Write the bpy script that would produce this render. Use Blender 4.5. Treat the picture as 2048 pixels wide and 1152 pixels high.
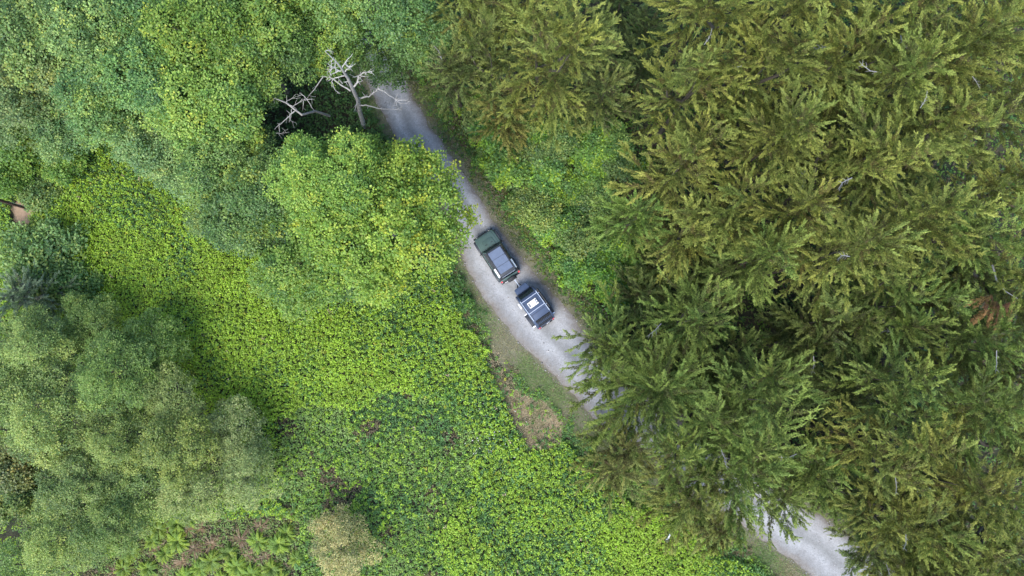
import bpy, bmesh, math, random
import numpy as np
from mathutils import Vector, Matrix

random.seed(7)
for o in list(bpy.data.objects):
    bpy.data.objects.remove(o)
scene = bpy.context.scene
COL = scene.collection
R = math.radians

# ------------------------------------------------------------------ camera
CAM_H, TILT, FPX = 56.0, R(5.0), 1384.0
cam_d = bpy.data.cameras.new('camera')
cam = bpy.data.objects.new('camera', cam_d)
COL.objects.link(cam)
cam.location = (0, 0, CAM_H)
cam.rotation_euler = (TILT, 0, 0)
cam_d.sensor_fit = 'HORIZONTAL'
cam_d.angle = 2 * math.atan(1024 / FPX)
cam_d.clip_start = 0.5
cam_d.clip_end = 3000
scene.camera = cam
scene.render.resolution_x, scene.render.resolution_y = 1024, 576

# ------------------------------------------------------------------ sky, sun, exposure
SUN_EL, SUN_AZ = R(51), R(-160)      # azimuth clockwise from +Y
world = bpy.data.worlds.new('World')
scene.world = world
world.use_nodes = True
wn, wl = world.node_tree.nodes, world.node_tree.links
sky = wn.new('ShaderNodeTexSky')
sky.sky_type = 'NISHITA'
sky.sun_disc = False
sky.sun_elevation = SUN_EL
sky.sun_rotation = SUN_AZ
sky.dust_density = 1.0
sky.ozone_density = 2.0
bg = wn['Background']
bg.inputs['Strength'].default_value = 0.12
wl.new(sky.outputs[0], bg.inputs['Color'])
sun_d = bpy.data.lights.new('sun', 'SUN')
sun_d.energy = 1.4
sun_d.angle = R(40)
sun_d.color = (1.0, 0.955, 0.88)
sun = bpy.data.objects.new('sun', sun_d)
COL.objects.link(sun)
sd = Vector((math.sin(SUN_AZ) * math.cos(SUN_EL), math.cos(SUN_AZ) * math.cos(SUN_EL), math.sin(SUN_EL)))
sun.rotation_euler = (-sd).to_track_quat('-Z', 'Y').to_euler()
sun.location = sd * 100
vs = scene.view_settings
vs.view_transform = 'Standard'
vs.look = 'None'
vs.gamma = 1.0
vs.use_curve_mapping = False
vs.exposure = 1.93

# ------------------------------------------------------------------ helpers
def at(px, py, z=0.0):
    """point of the place at height z seen at photo pixel (px, py)"""
    u, v = (px - 1024) / FPX, (576 - py) / FPX
    c, s = math.cos(TILT), math.sin(TILT)
    t = (z - CAM_H) / (v * s - c)
    return Vector((u * t, (v * c + s) * t, z))

def at_np(p, z=0.0):
    return np.array([at(x, y, z)[:2] for x, y in p])

def vnoise(x, y, scale, seed=0):
    r = np.random.RandomState(seed)
    tab = r.rand(64, 64)
    gx, gy = np.asarray(x) / scale, np.asarray(y) / scale
    ix, iy = np.floor(gx).astype(int), np.floor(gy).astype(int)
    fx, fy = gx - ix, gy - iy
    fx, fy = fx * fx * (3 - 2 * fx), fy * fy * (3 - 2 * fy)
    a, b = tab[ix % 64, iy % 64], tab[(ix + 1) % 64, iy % 64]
    c, d = tab[ix % 64, (iy + 1) % 64], tab[(ix + 1) % 64, (iy + 1) % 64]
    return (a * (1 - fx) + b * fx) * (1 - fy) + (c * (1 - fx) + d * fx) * fy

def fnoise(x, y, scale, seed=0):
    return 0.55 * vnoise(x, y, scale, seed) + 0.3 * vnoise(x, y, scale * .47, seed + 1) + 0.15 * vnoise(x, y, scale * .21, seed + 2)

def inside(poly, x, y):
    n = len(poly)
    r = np.zeros(len(x), bool)
    j = n - 1
    for i in range(n):
        xi, yi = poly[i]
        xj, yj = poly[j]
        c = ((yi > y) != (yj > y)) & (x < (xj - xi) * (y - yi) / (yj - yi + 1e-12) + xi)
        r ^= c
        j = i
    return r

def dist_line(pts, x, y):
    best = np.full(len(x), 1e9)
    for (ax, ay), (bx, by) in zip(pts[:-1], pts[1:]):
        dx, dy = bx - ax, by - ay
        t = np.clip(((x - ax) * dx + (y - ay) * dy) / (dx * dx + dy * dy), 0, 1)
        best = np.minimum(best, np.hypot(x - ax - t * dx, y - ay - t * dy))
    return best

def norm(a):
    return a / (np.linalg.norm(a, axis=1, keepdims=True) + 1e-9)

def tag(o, label=None, cat=None, group=None, kind=None):
    if label: o['label'] = label
    if cat: o['category'] = cat
    if group: o['group'] = group
    if kind: o['kind'] = kind
    return o

def link(name, me, mat=None, parent=None):
    o = bpy.data.objects.new(name, me)
    COL.objects.link(o)
    if mat and not me.materials: me.materials.append(mat)
    if parent: o.parent = parent
    return o

def empty(name, loc, rz=0.0):
    o = bpy.data.objects.new(name, None)
    COL.objects.link(o)
    o.location = loc
    o.rotation_euler = (0, 0, rz)
    o.empty_display_size = 0.3
    return o

def quad_mesh(name, V, C=None, k=4):
    """V (n,k,3) one polygon each, C (n,3) colour of each"""
    n = len(V)
    me = bpy.data.meshes.new(name)
    me.vertices.add(n * k)
    me.vertices.foreach_set('co', V.reshape(-1).astype(np.float32))
    me.loops.add(n * k)
    me.loops.foreach_set('vertex_index', np.arange(n * k, dtype=np.int32))
    me.polygons.add(n)
    me.polygons.foreach_set('loop_start', np.arange(0, n * k, k, dtype=np.int32))
    if C is not None:
        at_ = me.attributes.new('leaf_color', 'FLOAT_COLOR', 'POINT')
        cc = np.ones((n, k, 4), np.float32)
        cc[:, :, :3] = C[:, None, :]
        at_.data.foreach_set('color', cc.reshape(-1))
    me.update(calc_edges=True)
    return me

def leaf_verts(P, D, U, L, W, fold=0.12, mid=0.45):
    D = norm(D)
    S = norm(np.cross(D, U))
    N = np.cross(S, D)
    L, W = L[:, None], W[:, None]
    m = P + D * L * mid + N * L * fold
    return np.stack([P, m + S * W / 2, P + D * L, m - S * W / 2], 1)

class MB:
    """collects simple shapes into one mesh"""
    def __init__(s): s.v, s.f = [], []
    def add(s, v, f):
        n = len(s.v)
        s.v += [tuple(p) for p in v]
        s.f += [tuple(i + n for i in q) for q in f]
        return s
    def tube(s, pts, rad, k=6, cap=True):
        pts = [Vector(p) for p in pts]
        rings, up = [], Vector((0.31, 0.2, 0.93))
        for i, p in enumerate(pts):
            d = (pts[min(i + 1, len(pts) - 1)] - pts[max(i - 1, 0)]).normalized()
            a = d.cross(up)
            if a.length < 1e-3: a = d.cross(Vector((1, 0, 0)))
            a.normalize()
            b = a.cross(d)
            rings.append([p + (a * math.cos(2 * math.pi * j / k) + b * math.sin(2 * math.pi * j / k)) * rad[i] for j in range(k)])
        v = [q for r in rings for q in r]
        f = []
        for i in range(len(pts) - 1):
            for j in range(k):
                f.append((i * k + j, i * k + (j + 1) % k, (i + 1) * k + (j + 1) % k, (i + 1) * k + j))
        if cap:
            f.append(tuple(range(k - 1, -1, -1)))
            f.append(tuple((len(pts) - 1) * k + j for j in range(k)))
        return s.add(v, f)
    def loft(s, rings, cap=True):
        k = len(rings[0])
        v = [q for r in rings for q in r]
        f = []
        for i in range(len(rings) - 1):
            for j in range(k):
                f.append((i * k + j, i * k + (j + 1) % k, (i + 1) * k + (j + 1) % k, (i + 1) * k + j))
        if cap:
            f.append(tuple(range(k - 1, -1, -1)))
            f.append(tuple((len(rings) - 1) * k + j for j in range(k)))
        return s.add(v, f)
    def box(s, c, d, bev=0.0, rot=None):
        bm = bmesh.new()
        bmesh.ops.create_cube(bm, size=1)
        bmesh.ops.scale(bm, vec=Vector(d), verts=bm.verts)
        if bev: bmesh.ops.bevel(bm, geom=bm.edges[:], offset=bev, segments=2, affect='EDGES')
        if rot is not None: bmesh.ops.transform(bm, matrix=rot.to_4x4() if hasattr(rot, 'to_4x4') else rot, verts=bm.verts)
        bm.verts.index_update()
        v = [p.co + Vector(c) for p in bm.verts]
        f = [[q.index for q in p.verts] for p in bm.faces]
        bm.free()
        return s.add(v, f)
    def build(s, name, mat, parent=None, smooth=False):
        me = bpy.data.meshes.new(name)
        me.from_pydata(s.v, [], s.f)
        bm = bmesh.new(); bm.from_mesh(me)
        bmesh.ops.recalc_face_normals(bm, faces=bm.faces)
        bm.to_mesh(me); bm.free()
        if smooth:
            me.polygons.foreach_set('use_smooth', [True] * len(me.polygons))
            me.set_sharp_from_angle(angle=R(38))
        return link(name, me, mat, parent)

# ------------------------------------------------------------------ materials
def mat_new(name):
    m = bpy.data.materials.new(name)
    m.use_nodes = True
    return m, m.node_tree.nodes, m.node_tree.links, m.node_tree.nodes['Principled BSDF']

def mat_plain(name, col, rough=0.5, metal=0.0, spec=0.5, coat=0.0, noise=0.0, nscale=8.0, bump=0.0):
    m, n, l, p = mat_new(name)
    p.inputs['Base Color'].default_value = (*col, 1)
    p.inputs['Roughness'].default_value = rough
    p.inputs['Metallic'].default_value = metal
    p.inputs['Specular IOR Level'].default_value = spec
    p.inputs['Coat Weight'].default_value = coat
    p.inputs['Coat Roughness'].default_value = 0.08
    if noise or bump:
        tc = n.new('ShaderNodeTexCoord')
        nt = n.new('ShaderNodeTexNoise')
        nt.inputs['Scale'].default_value = nscale
        nt.inputs['Detail'].default_value = 6
        l.new(tc.outputs['Object'], nt.inputs['Vector'])
        if noise:
            mx = n.new('ShaderNodeMix'); mx.data_type = 'RGBA'
            mx.inputs['A'].default_value = (*[c * (1 - noise) for c in col], 1)
            mx.inputs['B'].default_value = (*[min(1, c * (1 + noise)) for c in col], 1)
            l.new(nt.outputs['Fac'], mx.inputs['Factor'])
            l.new(mx.outputs['Result'], p.inputs['Base Color'])
        if bump:
            b = n.new('ShaderNodeBump'); b.inputs['Strength'].default_value = bump
            b.inputs['Distance'].default_value = 0.02
            l.new(nt.outputs['Fac'], b.inputs['Height'])
            l.new(b.outputs[0], p.inputs['Normal'])
    return m

def mat_leaf(name, rough=0.5, spec=0.35, trans=0.3, tint=(1.15, 1.1, 0.55)):
    m, n, l, p = mat_new(name)
    a = n.new('ShaderNodeAttribute'); a.attribute_name = 'leaf_color'
    oi = n.new('ShaderNodeObjectInfo')
    mu = n.new('ShaderNodeMix'); mu.data_type = 'RGBA'; mu.blend_type = 'MULTIPLY'
    mu.inputs['Factor'].default_value = 1
    l.new(a.outputs['Color'], mu.inputs['A']); l.new(oi.outputs['Color'], mu.inputs['B'])
    l.new(mu.outputs['Result'], p.inputs['Base Color'])
    p.inputs['Roughness'].default_value = rough
    p.inputs['Specular IOR Level'].default_value = spec
    tr = n.new('ShaderNodeBsdfTranslucent')
    m2 = n.new('ShaderNodeMix'); m2.data_type = 'RGBA'; m2.blend_type = 'MULTIPLY'
    m2.inputs['Factor'].default_value = 1
    m2.inputs['B'].default_value = (*tint, 1)
    l.new(mu.outputs['Result'], m2.inputs['A']); l.new(m2.outputs['Result'], tr.inputs['Color'])
    ms = n.new('ShaderNodeMixShader'); ms.inputs[0].default_value = trans
    l.new(p.outputs[0], ms.inputs[1]); l.new(tr.outputs[0], ms.inputs[2])
    l.new(ms.outputs[0], n['Material Output'].inputs['Surface'])
    return m

M = {}
M['leaf'] = mat_leaf('broad_leaf')
M['needle'] = mat_leaf('conifer_foliage', rough=0.6, spec=0.2, trans=0.1)
M['grass'] = mat_leaf('grass_blade', rough=0.6, spec=0.2, trans=0.3)
M['bark'] = mat_plain('grey_bark', (0.13, 0.115, 0.10), 0.9, noise=0.5, nscale=5, bump=0.6)
M['cbark'] = mat_plain('brown_bark', (0.05, 0.042, 0.028), 0.9, noise=0.5, nscale=6, bump=0.6)
M['dead'] = mat_plain('bleached_wood', (0.34, 0.325, 0.30), 0.9, noise=0.6, nscale=5, bump=0.4)
M['twig'] = mat_plain('weathered_twig', (.26, .25, .235), .9)
M['snag'] = mat_plain('flaking_grey_bark', (.26, .25, .235), .9, noise=.75, nscale=7, bump=.9)
M['pole'] = mat_plain('creosoted_wood', (0.045, 0.022, 0.014), 0.8, noise=0.4, nscale=3)
M['steel'] = mat_plain('galvanised_steel', (0.55, 0.56, 0.58), 0.4, 0.8)

def mat_ground():
    m, n, l, p = mat_new('soil_and_litter')
    g = n.new('ShaderNodeNewGeometry')
    n1 = n.new('ShaderNodeTexNoise'); n1.inputs['Scale'].default_value = 0.35; n1.inputs['Detail'].default_value = 8
    n2 = n.new('ShaderNodeTexNoise'); n2.inputs['Scale'].default_value = 6; n2.inputs['Detail'].default_value = 6
    l.new(g.outputs['Position'], n1.inputs['Vector']); l.new(g.outputs['Position'], n2.inputs['Vector'])
    r = n.new('ShaderNodeValToRGB')
    r.color_ramp.elements[0].position = 0.35; r.color_ramp.elements[0].color = (0.028, 0.040, 0.014, 1)
    r.color_ramp.elements[1].position = 0.65; r.color_ramp.elements[1].color = (0.050, 0.042, 0.022, 1)
    l.new(n1.outputs['Fac'], r.inputs[0])
    mx = n.new('ShaderNodeMix'); mx.data_type = 'RGBA'; mx.blend_type = 'MULTIPLY'; mx.inputs['Factor'].default_value = 0.7
    r2 = n.new('ShaderNodeValToRGB')
    r2.color_ramp.elements[0].position = 0.3; r2.color_ramp.elements[0].color = (0.4, 0.4, 0.4, 1)
    r2.color_ramp.elements[1].position = 0.7
    l.new(n2.outputs['Fac'], r2.inputs[0])
    l.new(r.outputs[0], mx.inputs['A']); l.new(r2.outputs[0], mx.inputs['B'])
    l.new(mx.outputs['Result'], p.inputs['Base Color'])
    p.inputs['Roughness'].default_value = 0.95
    b = n.new('ShaderNodeBump'); b.inputs['Strength'].default_value = 0.8; b.inputs['Distance'].default_value = 0.05
    l.new(n2.outputs['Fac'], b.inputs['Height']); l.new(b.outputs[0], p.inputs['Normal'])
    return m

def mat_road():
    m, n, l, p = mat_new('crushed_gravel')
    g = n.new('ShaderNodeNewGeometry')
    def noise(s, d=6, rough=0.6):
        t = n.new('ShaderNodeTexNoise'); t.inputs['Scale'].default_value = s
        t.inputs['Detail'].default_value = d; t.inputs['Roughness'].default_value = rough
        l.new(g.outputs['Position'], t.inputs['Vector']); return t
    big, fine, mid = noise(0.55, 5), noise(14, 8, 0.75), noise(3.0, 6)
    a = n.new('ShaderNodeAttribute'); a.attribute_name = 'across'
    # compacted wheel tracks are paler; loose edges carry brown soil
    tr = n.new('ShaderNodeValToRGB')
    e = tr.color_ramp.elements
    e[0].position = 0.0; e[0].color = (0.16, 0.125, 0.095, 1)
    e[1].position = 1.0; e[1].color = (0.15, 0.12, 0.09, 1)
    for pos, col in ((0.09, (0.24, 0.215, 0.19)), (0.2, (0.30, 0.29, 0.28)), (0.32, (0.40, 0.39, 0.385)), (0.5, (0.265, 0.26, 0.25)),
                     (0.68, (0.40, 0.39, 0.385)), (0.82, (0.32, 0.305, 0.295)), (0.93, (0.22, 0.19, 0.16))):
        q = e.new(pos); q.color = (*col, 1)
    ad = n.new('ShaderNodeMath'); ad.operation = 'MULTIPLY_ADD'
    ad.inputs[1].default_value = 0.22; 
    sub = n.new('ShaderNodeMath'); sub.operation = 'ADD'; sub.inputs[1].default_value = -0.11
    l.new(mid.outputs['Fac'], ad.inputs[0]); l.new(a.outputs['Fac'], ad.inputs[2]); l.new(ad.outputs[0], sub.inputs[0])
    l.new(sub.outputs[0], tr.inputs[0])
    mx = n.new('ShaderNodeMix'); mx.data_type = 'RGBA'; mx.blend_type = 'MULTIPLY'; mx.inputs['Factor'].default_value = 1
    r2 = n.new('ShaderNodeValToRGB')
    r2.color_ramp.elements[0].position = 0.25; r2.color_ramp.elements[0].color = (0.5, 0.5, 0.5, 1)
    r2.color_ramp.elements[1].position = 0.72; r2.color_ramp.elements[1].color = (1.15, 1.15, 1.17, 1)
    l.new(fine.outputs['Fac'], r2.inputs[0])
    l.new(tr.outputs[0], mx.inputs['A']); l.new(r2.outputs[0], mx.inputs['B'])
    mx2 = n.new('ShaderNodeMix'); mx2.data_type = 'RGBA'; mx2.blend_type = 'MULTIPLY'; mx2.inputs['Factor'].default_value = 1
    r3 = n.new('ShaderNodeValToRGB')
    r3.color_ramp.elements[0].position = 0.3; r3.color_ramp.elements[0].color = (0.805, 0.82, 0.83, 1)
    r3.color_ramp.elements[1].position = 0.7; r3.color_ramp.elements[1].color = (1.02, 1.06, 1.08, 1)
    l.new(big.outputs['Fac'], r3.inputs[0])
    l.new(mx.outputs['Result'], mx2.inputs['A']); l.new(r3.outputs[0], mx2.inputs['B'])
    l.new(mx2.outputs['Result'], p.inputs['Base Color'])
    p.inputs['Roughness'].default_value = 0.9
    p.inputs['Specular IOR Level'].default_value = 0.3
    b = n.new('ShaderNodeBump'); b.inputs['Strength'].default_value = 0.7; b.inputs['Distance'].default_value = 0.03
    l.new(fine.outputs['Fac'], b.inputs['Height']); l.new(b.outputs[0], p.inputs['Normal'])
    return m
M['ground'], M['road'] = mat_ground(), mat_road()
M['dust'] = mat_plain('dusty_verge_soil', (.12, .115, .07), .95, noise=.45, nscale=1.3, bump=.6)
M['sand'] = mat_plain('bare_sandy_soil', (.27, .185, .12), .95, noise=.45, nscale=2.2, bump=.8)

# ------------------------------------------------------------------ ground and track
# left and right edge of the gravel track, followed from the far end to the near end
LEFT = at_np([(640, -60), (690, 60), (728, 150), (752, 205), (788, 268), (842, 345), (893, 420), (910, 470), (930, 540), (972, 608), (1010, 655), (1060, 710),
              (1107, 757), (1150, 800), (1185, 840), (1320, 940), (1420, 1012), (1491, 1060), (1546, 1097), (1593, 1132), (1618, 1155), (1760, 1260)])
RIGHT = at_np([(712, -60), (760, 60), (803, 150), (833, 205), (866, 262), (912, 325), (956, 388), (985, 432), (1022, 482), (1062, 532), (1102, 580), (1140, 625),
               (1180, 672), (1222, 722), (1266, 768), (1395, 868), (1500, 940), (1575, 985), (1630, 1022), (1690, 1065), (1722, 1090), (1870, 1200)])
def resample(pts, n):
    d = np.r_[0, np.cumsum(np.hypot(*np.diff(pts, axis=0).T))]
    t = np.linspace(0, d[-1], n)
    p = np.c_[np.interp(t, d, pts[:, 0]), np.interp(t, d, pts[:, 1])]
    for _ in range(12):
        p[1:-1] = (p[:-2] + 2 * p[1:-1] + p[2:]) / 4
    return p
NR = 380
EL, ER = resample(LEFT, NR), resample(RIGHT, NR)
CL = (EL + ER) / 2
ROADPOLY = np.r_[EL, ER[::-1]]
WID = np.hypot(*(ER - EL).T)
LCL = CL[::6]

def ground_z(x, y):
    x, y = np.atleast_1d(x).astype(float), np.atleast_1d(y).astype(float)
    d = dist_line(LCL, x, y)
    return (fnoise(x, y, 9.0, 40) - 0.5) * 0.9 * np.clip((d - 3.5) / 6, 0, 1)

def gz(x, y): return float(ground_z(x, y)[0])

ax_ = np.r_[-600, -300, -150, -90, np.arange(-60, 60.1, 0.8), 90, 150, 300, 600]
gx, gy = np.meshgrid(ax_, ax_, indexing='ij')
gzv = ground_z(gx.ravel(), gy.ravel())
nn = len(ax_)
ii, jj = np.meshgrid(np.arange(nn - 1), np.arange(nn - 1), indexing='ij')
base = (ii * nn + jj).ravel()
gf = np.c_[base, base + nn, base + nn + 1, base + 1]
me = bpy.data.meshes.new('ground')
me.from_pydata(np.c_[gx.ravel(), gy.ravel(), gzv].tolist(), [], gf.tolist())
me.polygons.foreach_set('use_smooth', [True] * len(me.polygons))
tag(link('ground', me, M['ground']), kind='structure')

NA = 21
rv, ra, rf = [], [], []
for i in range(NR):
    l0, r0 = EL[i], ER[i]
    w = WID[i]
    dl = (float(vnoise(i * .21, 0.5, 1.7, 3)) - .5) * .5 + (float(vnoise(i * .21, 0.5, .5, 5)) - .5) * .25
    dr = (float(vnoise(i * .21, 9.5, 1.7, 4)) - .5) * .5 + (float(vnoise(i * .21, 9.5, .5, 6)) - .5) * .25
    u = (r0 - l0) / w
    a0, b0 = l0 - u * (0.15 + dl), r0 + u * (0.15 + dr)
    for j in range(NA):
        t = j / (NA - 1)
        p = a0 * (1 - t) + b0 * t
        e = min(t, 1 - t) * 2
        z = -0.03 + 0.075 * min(1, e * 5) - 0.025 * (math.exp(-((t - .32) / .07) ** 2) + math.exp(-((t - .68) / .07) ** 2))
        rv.append((p[0], p[1], z + 0.012 * (random.random() - .5) * min(1, e * 5)))
        ra.append(t)
for i in range(NR - 1):
    for j in range(NA - 1):
        rf.append((i * NA + j, (i + 1) * NA + j, (i + 1) * NA + j + 1, i * NA + j + 1))
me = bpy.data.meshes.new('gravel_track')
me.from_pydata(rv, [], rf)
a = me.attributes.new('across', 'FLOAT', 'POINT'); a.data.foreach_set('value', ra)
me.polygons.foreach_set('use_smooth', [True] * len(me.polygons))
bm = bmesh.new(); bm.from_mesh(me); bmesh.ops.recalc_face_normals(bm, faces=bm.faces)
if sum(f.normal.z for f in bm.faces) < 0: bmesh.ops.reverse_faces(bm, faces=bm.faces)
bm.to_mesh(me); bm.free()
tag(link('gravel_track', me, M['road']), kind='structure')
ROAD_Z = 0.03
def soil_strip(name, edge, other, wid, seed):
    v, f, m = [], [], 9
    for i in range(NR):
        u = (edge[i] - other[i]) / WID[i]
        w = wid[i] * (.85 + .5 * float(vnoise(i * .2, 3.3, 2.0, seed))) + .4
        for j in range(m):
            q = j / (m - 1)
            p = edge[i] + u * (w * q - .25)
            v.append((p[0], p[1], .004 + .03 * math.sin(math.pi * min(1, q * 1.02)) * (.6 + .8 * random.random()) - (.05 if j == m - 1 else 0)))
    for i in range(NR - 1):
        for j in range(m - 1):
            f.append((i * m + j, (i + 1) * m + j, (i + 1) * m + j + 1, i * m + j + 1))
    me = bpy.data.meshes.new(name); me.from_pydata(v, [], f)
    bm = bmesh.new(); bm.from_mesh(me); bmesh.ops.recalc_face_normals(bm, faces=bm.faces)
    if sum(q.normal.z for q in bm.faces) < 0: bmesh.ops.reverse_faces(bm, faces=bm.faces)
    bm.to_mesh(me); bm.free()
    me.polygons.foreach_set('use_smooth', [True] * len(me.polygons))
    tag(link(name, me, M['dust']), kind='structure')
soil_strip('verge', EL, ER, np.interp(EL[:, 1], [-40, -20, -12, -5, 0, 4, 8, 30], [1.8, 1.8, 2.2, 2.6, 2.2, 1.6, 1.0, .6]), 14)
soil_strip('verge', ER, EL, np.full(NR, 1.2), 15)

# loose stones on the track
rs = np.random.RandomState(11)
n = 5000
i = rs.randint(0, NR, n); t = rs.beta(.45, .45, n)
p = EL[i] * (1 - t)[:, None] + ER[i] * t[:, None] + rs.normal(0, .12, (n, 2))
r = rs.uniform(.015, .045, n) * (1 + (rs.rand(n) < .06))
octv = np.array([(1, 0, 0), (0, 1, 0), (-1, 0, 0), (0, -1, 0), (0, 0, 1)])
ang = rs.rand(n) * 6.28
vv = octv[None] * r[:, None, None] * rs.uniform(.7, 1.3, (n, 5, 1))
ca, sa = np.cos(ang)[:, None], np.sin(ang)[:, None]
vx, vy = vv[..., 0] * ca - vv[..., 1] * sa, vv[..., 0] * sa + vv[..., 1] * ca
vv[..., 0], vv[..., 1] = vx, vy
vv += np.c_[p, np.full(n, .03)][:, None]
T = np.array([(0, 1, 4), (1, 2, 4), (2, 3, 4), (3, 0, 4)])
cst = np.repeat(np.array([.30, .29, .28])[None] * rs.uniform(.5, 1.35, (n, 1)), 4, 0)
me = quad_mesh('loose_stones', vv[:, T].reshape(-1, 3, 3), cst, 3)
M['stone'] = mat_leaf('stone_chips', 0.9, 0.2, 0.0)
tag(link('loose_stones', me, M['stone']), 'loose grey gravel chips scattered over the pale track', 'gravel', kind='stuff')

# bare sandy patch at the foot of the pole
pc = at(46, 434)
xs = np.arange(-2.2, 2.2, .11)
gx_, gy_ = np.meshgrid(xs + pc.x, xs + pc.y, indexing='ij')
sand_h = 1.15 - np.hypot((gx_ - pc.x) / .85, (gy_ - pc.y) / 1.25) + (fnoise(gx_.ravel(), gy_.ravel(), .9, 17).reshape(gx_.shape) - .5) * 1.9
zz_ = ground_z(gx_.ravel(), gy_.ravel()).reshape(gx_.shape) + np.clip(sand_h, -.4, .5) * .16
nn_ = len(xs)
v = np.c_[gx_.ravel(), gy_.ravel(), zz_.ravel()].tolist()
f = [(i * nn_ + j, (i + 1) * nn_ + j, (i + 1) * nn_ + j + 1, i * nn_ + j + 1) for i in range(nn_ - 1) for j in range(nn_ - 1) if sand_h[i:i + 2, j:j + 2].max() > -.05]
tag(MB().add(v, f).build('bare_soil', M['sand'], smooth=True), kind='structure')
def on_sand(x, y):
    h = 1.15 - np.hypot((x - pc_s[0]) / .85, (y - pc_s[1]) / 1.25) + (fnoise(x, y, .9, 17) - .5) * 1.9
    return h > .05
pc_s = (pc.x, pc.y)

# ------------------------------------------------------------------ low vegetation (ground cover)
PAL = dict(
    lime=(0.25, 0.385, 0.03), mid=(0.15, 0.275, 0.035), blue=(0.095, 0.205, 0.055), deep=(0.065, 0.15, 0.035),
    yellow=(0.31, 0.33, 0.03), weed=(0.22, 0.34, 0.085), olive=(0.15, 0.17, 0.04), brown=(0.165, 0.13, 0.07), tan=(0.38, 0.30, 0.18))
PAL = {k: np.array(v) for k, v in PAL.items()}

def scatter(poly, per_m2, seed):
    rs = np.random.RandomState(seed)
    x0, y0 = poly.min(0); x1, y1 = poly.max(0)
    s = 1 / math.sqrt(per_m2)
    gx, gy = np.meshgrid(np.arange(x0, x1, s), np.arange(y0, y1, s))
    x = gx.ravel() + rs.uniform(-.8, .8, gx.size) * s
    y = gy.ravel() + rs.uniform(-.8, .8, gx.size) * s
    k = inside(poly, x, y)
    return x[k], y[k], rs

def off_road(x, y, d=0.0):
    r = ~inside(ROADPOLY, x, y)
    if d:
        r &= dist_line(ROADPOLY[::4], x, y) > d
    return r

def plants(x, y, z0, h, nleaf, spread, L, W, col, rs, flat=0.35, jit=0.16):
    """nleaf leaves around the top of each plant"""
    n = len(x)
    X = np.repeat(np.c_[x, y, z0 + h], nleaf, 0)
    hh = np.repeat(h, nleaf)
    m = len(X)
    a = rs.rand(m) * 2 * math.pi
    rr = np.sqrt(rs.rand(m)) * np.repeat(spread, nleaf)
    lay = rs.rand(m)
    P = X + np.c_[np.cos(a) * rr, np.sin(a) * rr, -lay * hh * .7 - rr * rr * .5]
    a2 = a + rs.normal(0, .7, m)
    D = np.c_[np.cos(a2), np.sin(a2), rs.normal(-.1, flat, m)]
    U = np.c_[rs.normal(0, .35, m), rs.normal(0, .35, m), np.ones(m)]
    s = rs.uniform(.7, 1.25, m)
    C = np.repeat(col, nleaf, 0) * rs.uniform(1 - jit, 1 + jit, (m, 1)) * (1 + rs.normal(0, .04, (m, 3)))
    return leaf_verts(P - D * (L * s * .3)[:, None], D, U, L * s, W * s), np.clip(C, .005, .9)

def blades(x, y, z0, L, W, col, rs, lean=0.8):
    m = len(x)
    a = rs.rand(m) * 2 * math.pi
    D = norm(np.c_[np.cos(a) * lean, np.sin(a) * lean, rs.uniform(.35, 1.0, m)])
    S = np.c_[-np.sin(a), np.cos(a), np.zeros(m)]
    P = np.c_[x, y, z0]
    l = L * rs.uniform(.5, 1.3, m)
    tip = P + D * l[:, None]; tip[:, 2] -= l * .15
    V = np.stack([P - S * W / 2, P + S * W / 2, tip], 1)
    C = col * rs.uniform(.75, 1.3, (m, 1)) * (1 + rs.normal(0, .05, (m, 3)))
    return V, np.clip(C, .005, .9)

# the whole bank left of the track, without the strip of verge
BANK = np.r_[EL[::5], at_np([(1800, 1400), (-260, 1400), (-260, -200), (560, -200)])]
WEEDS = at_np([(560, 860), (640, 800), (760, 790), (900, 830), (980, 900), (960, 960), (900, 1010), (860, 1090), (960, 1220), (600, 1220), (560, 1060), (555, 950)])
MEADOW = at_np([(-60, 240), (150, 250), (330, 300), (470, 390), (540, 540), (650, 580), (860, 540), (1000, 480), (1700, 1100), (1660, 1200), (-60, 1200)])
WOOD = at_np([(-60, 680), (230, 650), (330, 720), (430, 830), (500, 900), (520, 980), (380, 1010), (200, 1040), (180, 1200), (-60, 1200)])
FERNS = at_np([(190, 1060), (360, 1035), (540, 1030), (600, 1040), (590, 1160), (560, 1240), (150, 1240)])
DRY = at_np([(985, 690), (1010, 720), (1040, 790), (1085, 800), (1125, 845), (1120, 895), (1060, 900), (1030, 850), (1000, 780), (970, 720)])
SANDP = at_np([(20, 400), (66, 395), (70, 420), (58, 470), (30, 470), (5, 440)])
VERGE_W = np.interp(EL[:, 1], [-40, -20, -12, -5, 0, 4, 8, 30][::1], [2.2, 2.2, 2.6, 3.2, 2.6, 2.0, 1.2, .8])

def verge_d(x, y):
    """distance to the left edge relative to the verge width there"""
    best = np.full(len(x), 1e9)
    for i in range(0, NR, 4):
        d = np.hypot(x - EL[i, 0], y - EL[i, 1]) / VERGE_W[i]
        best = np.minimum(best, d)
    return best

x, y, rs = scatter(MEADOW, 36, 21)
keep = inside(BANK, x, y) & (~inside(WOOD, x, y) | (rs.rand(len(x)) < .25)) & off_road(x, y, .25) & ~inside(FERNS, x, y) & ~on_sand(x, y)
x, y = x[keep], y[keep]
vd = verge_d(x, y) + (fnoise(x, y, 2.0, 70) - .5) * .9
wz = inside(WEEDS, x + (fnoise(x, y, 3, 71) - .5) * 4, y + (fnoise(x, y, 3, 72) - .5) * 4)
keep = (vd > 1.0) & ~(inside(DRY, x, y) & (rs.rand(len(x)) < .85)) & ~(wz & (rs.rand(len(x)) < .86))
x, y, vd = x[keep], y[keep], vd[keep]
n1, n2, n3 = fnoise(x, y, 5.0, 50), fnoise(x, y, 2.2, 53), rs.rand(len(x))
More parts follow.
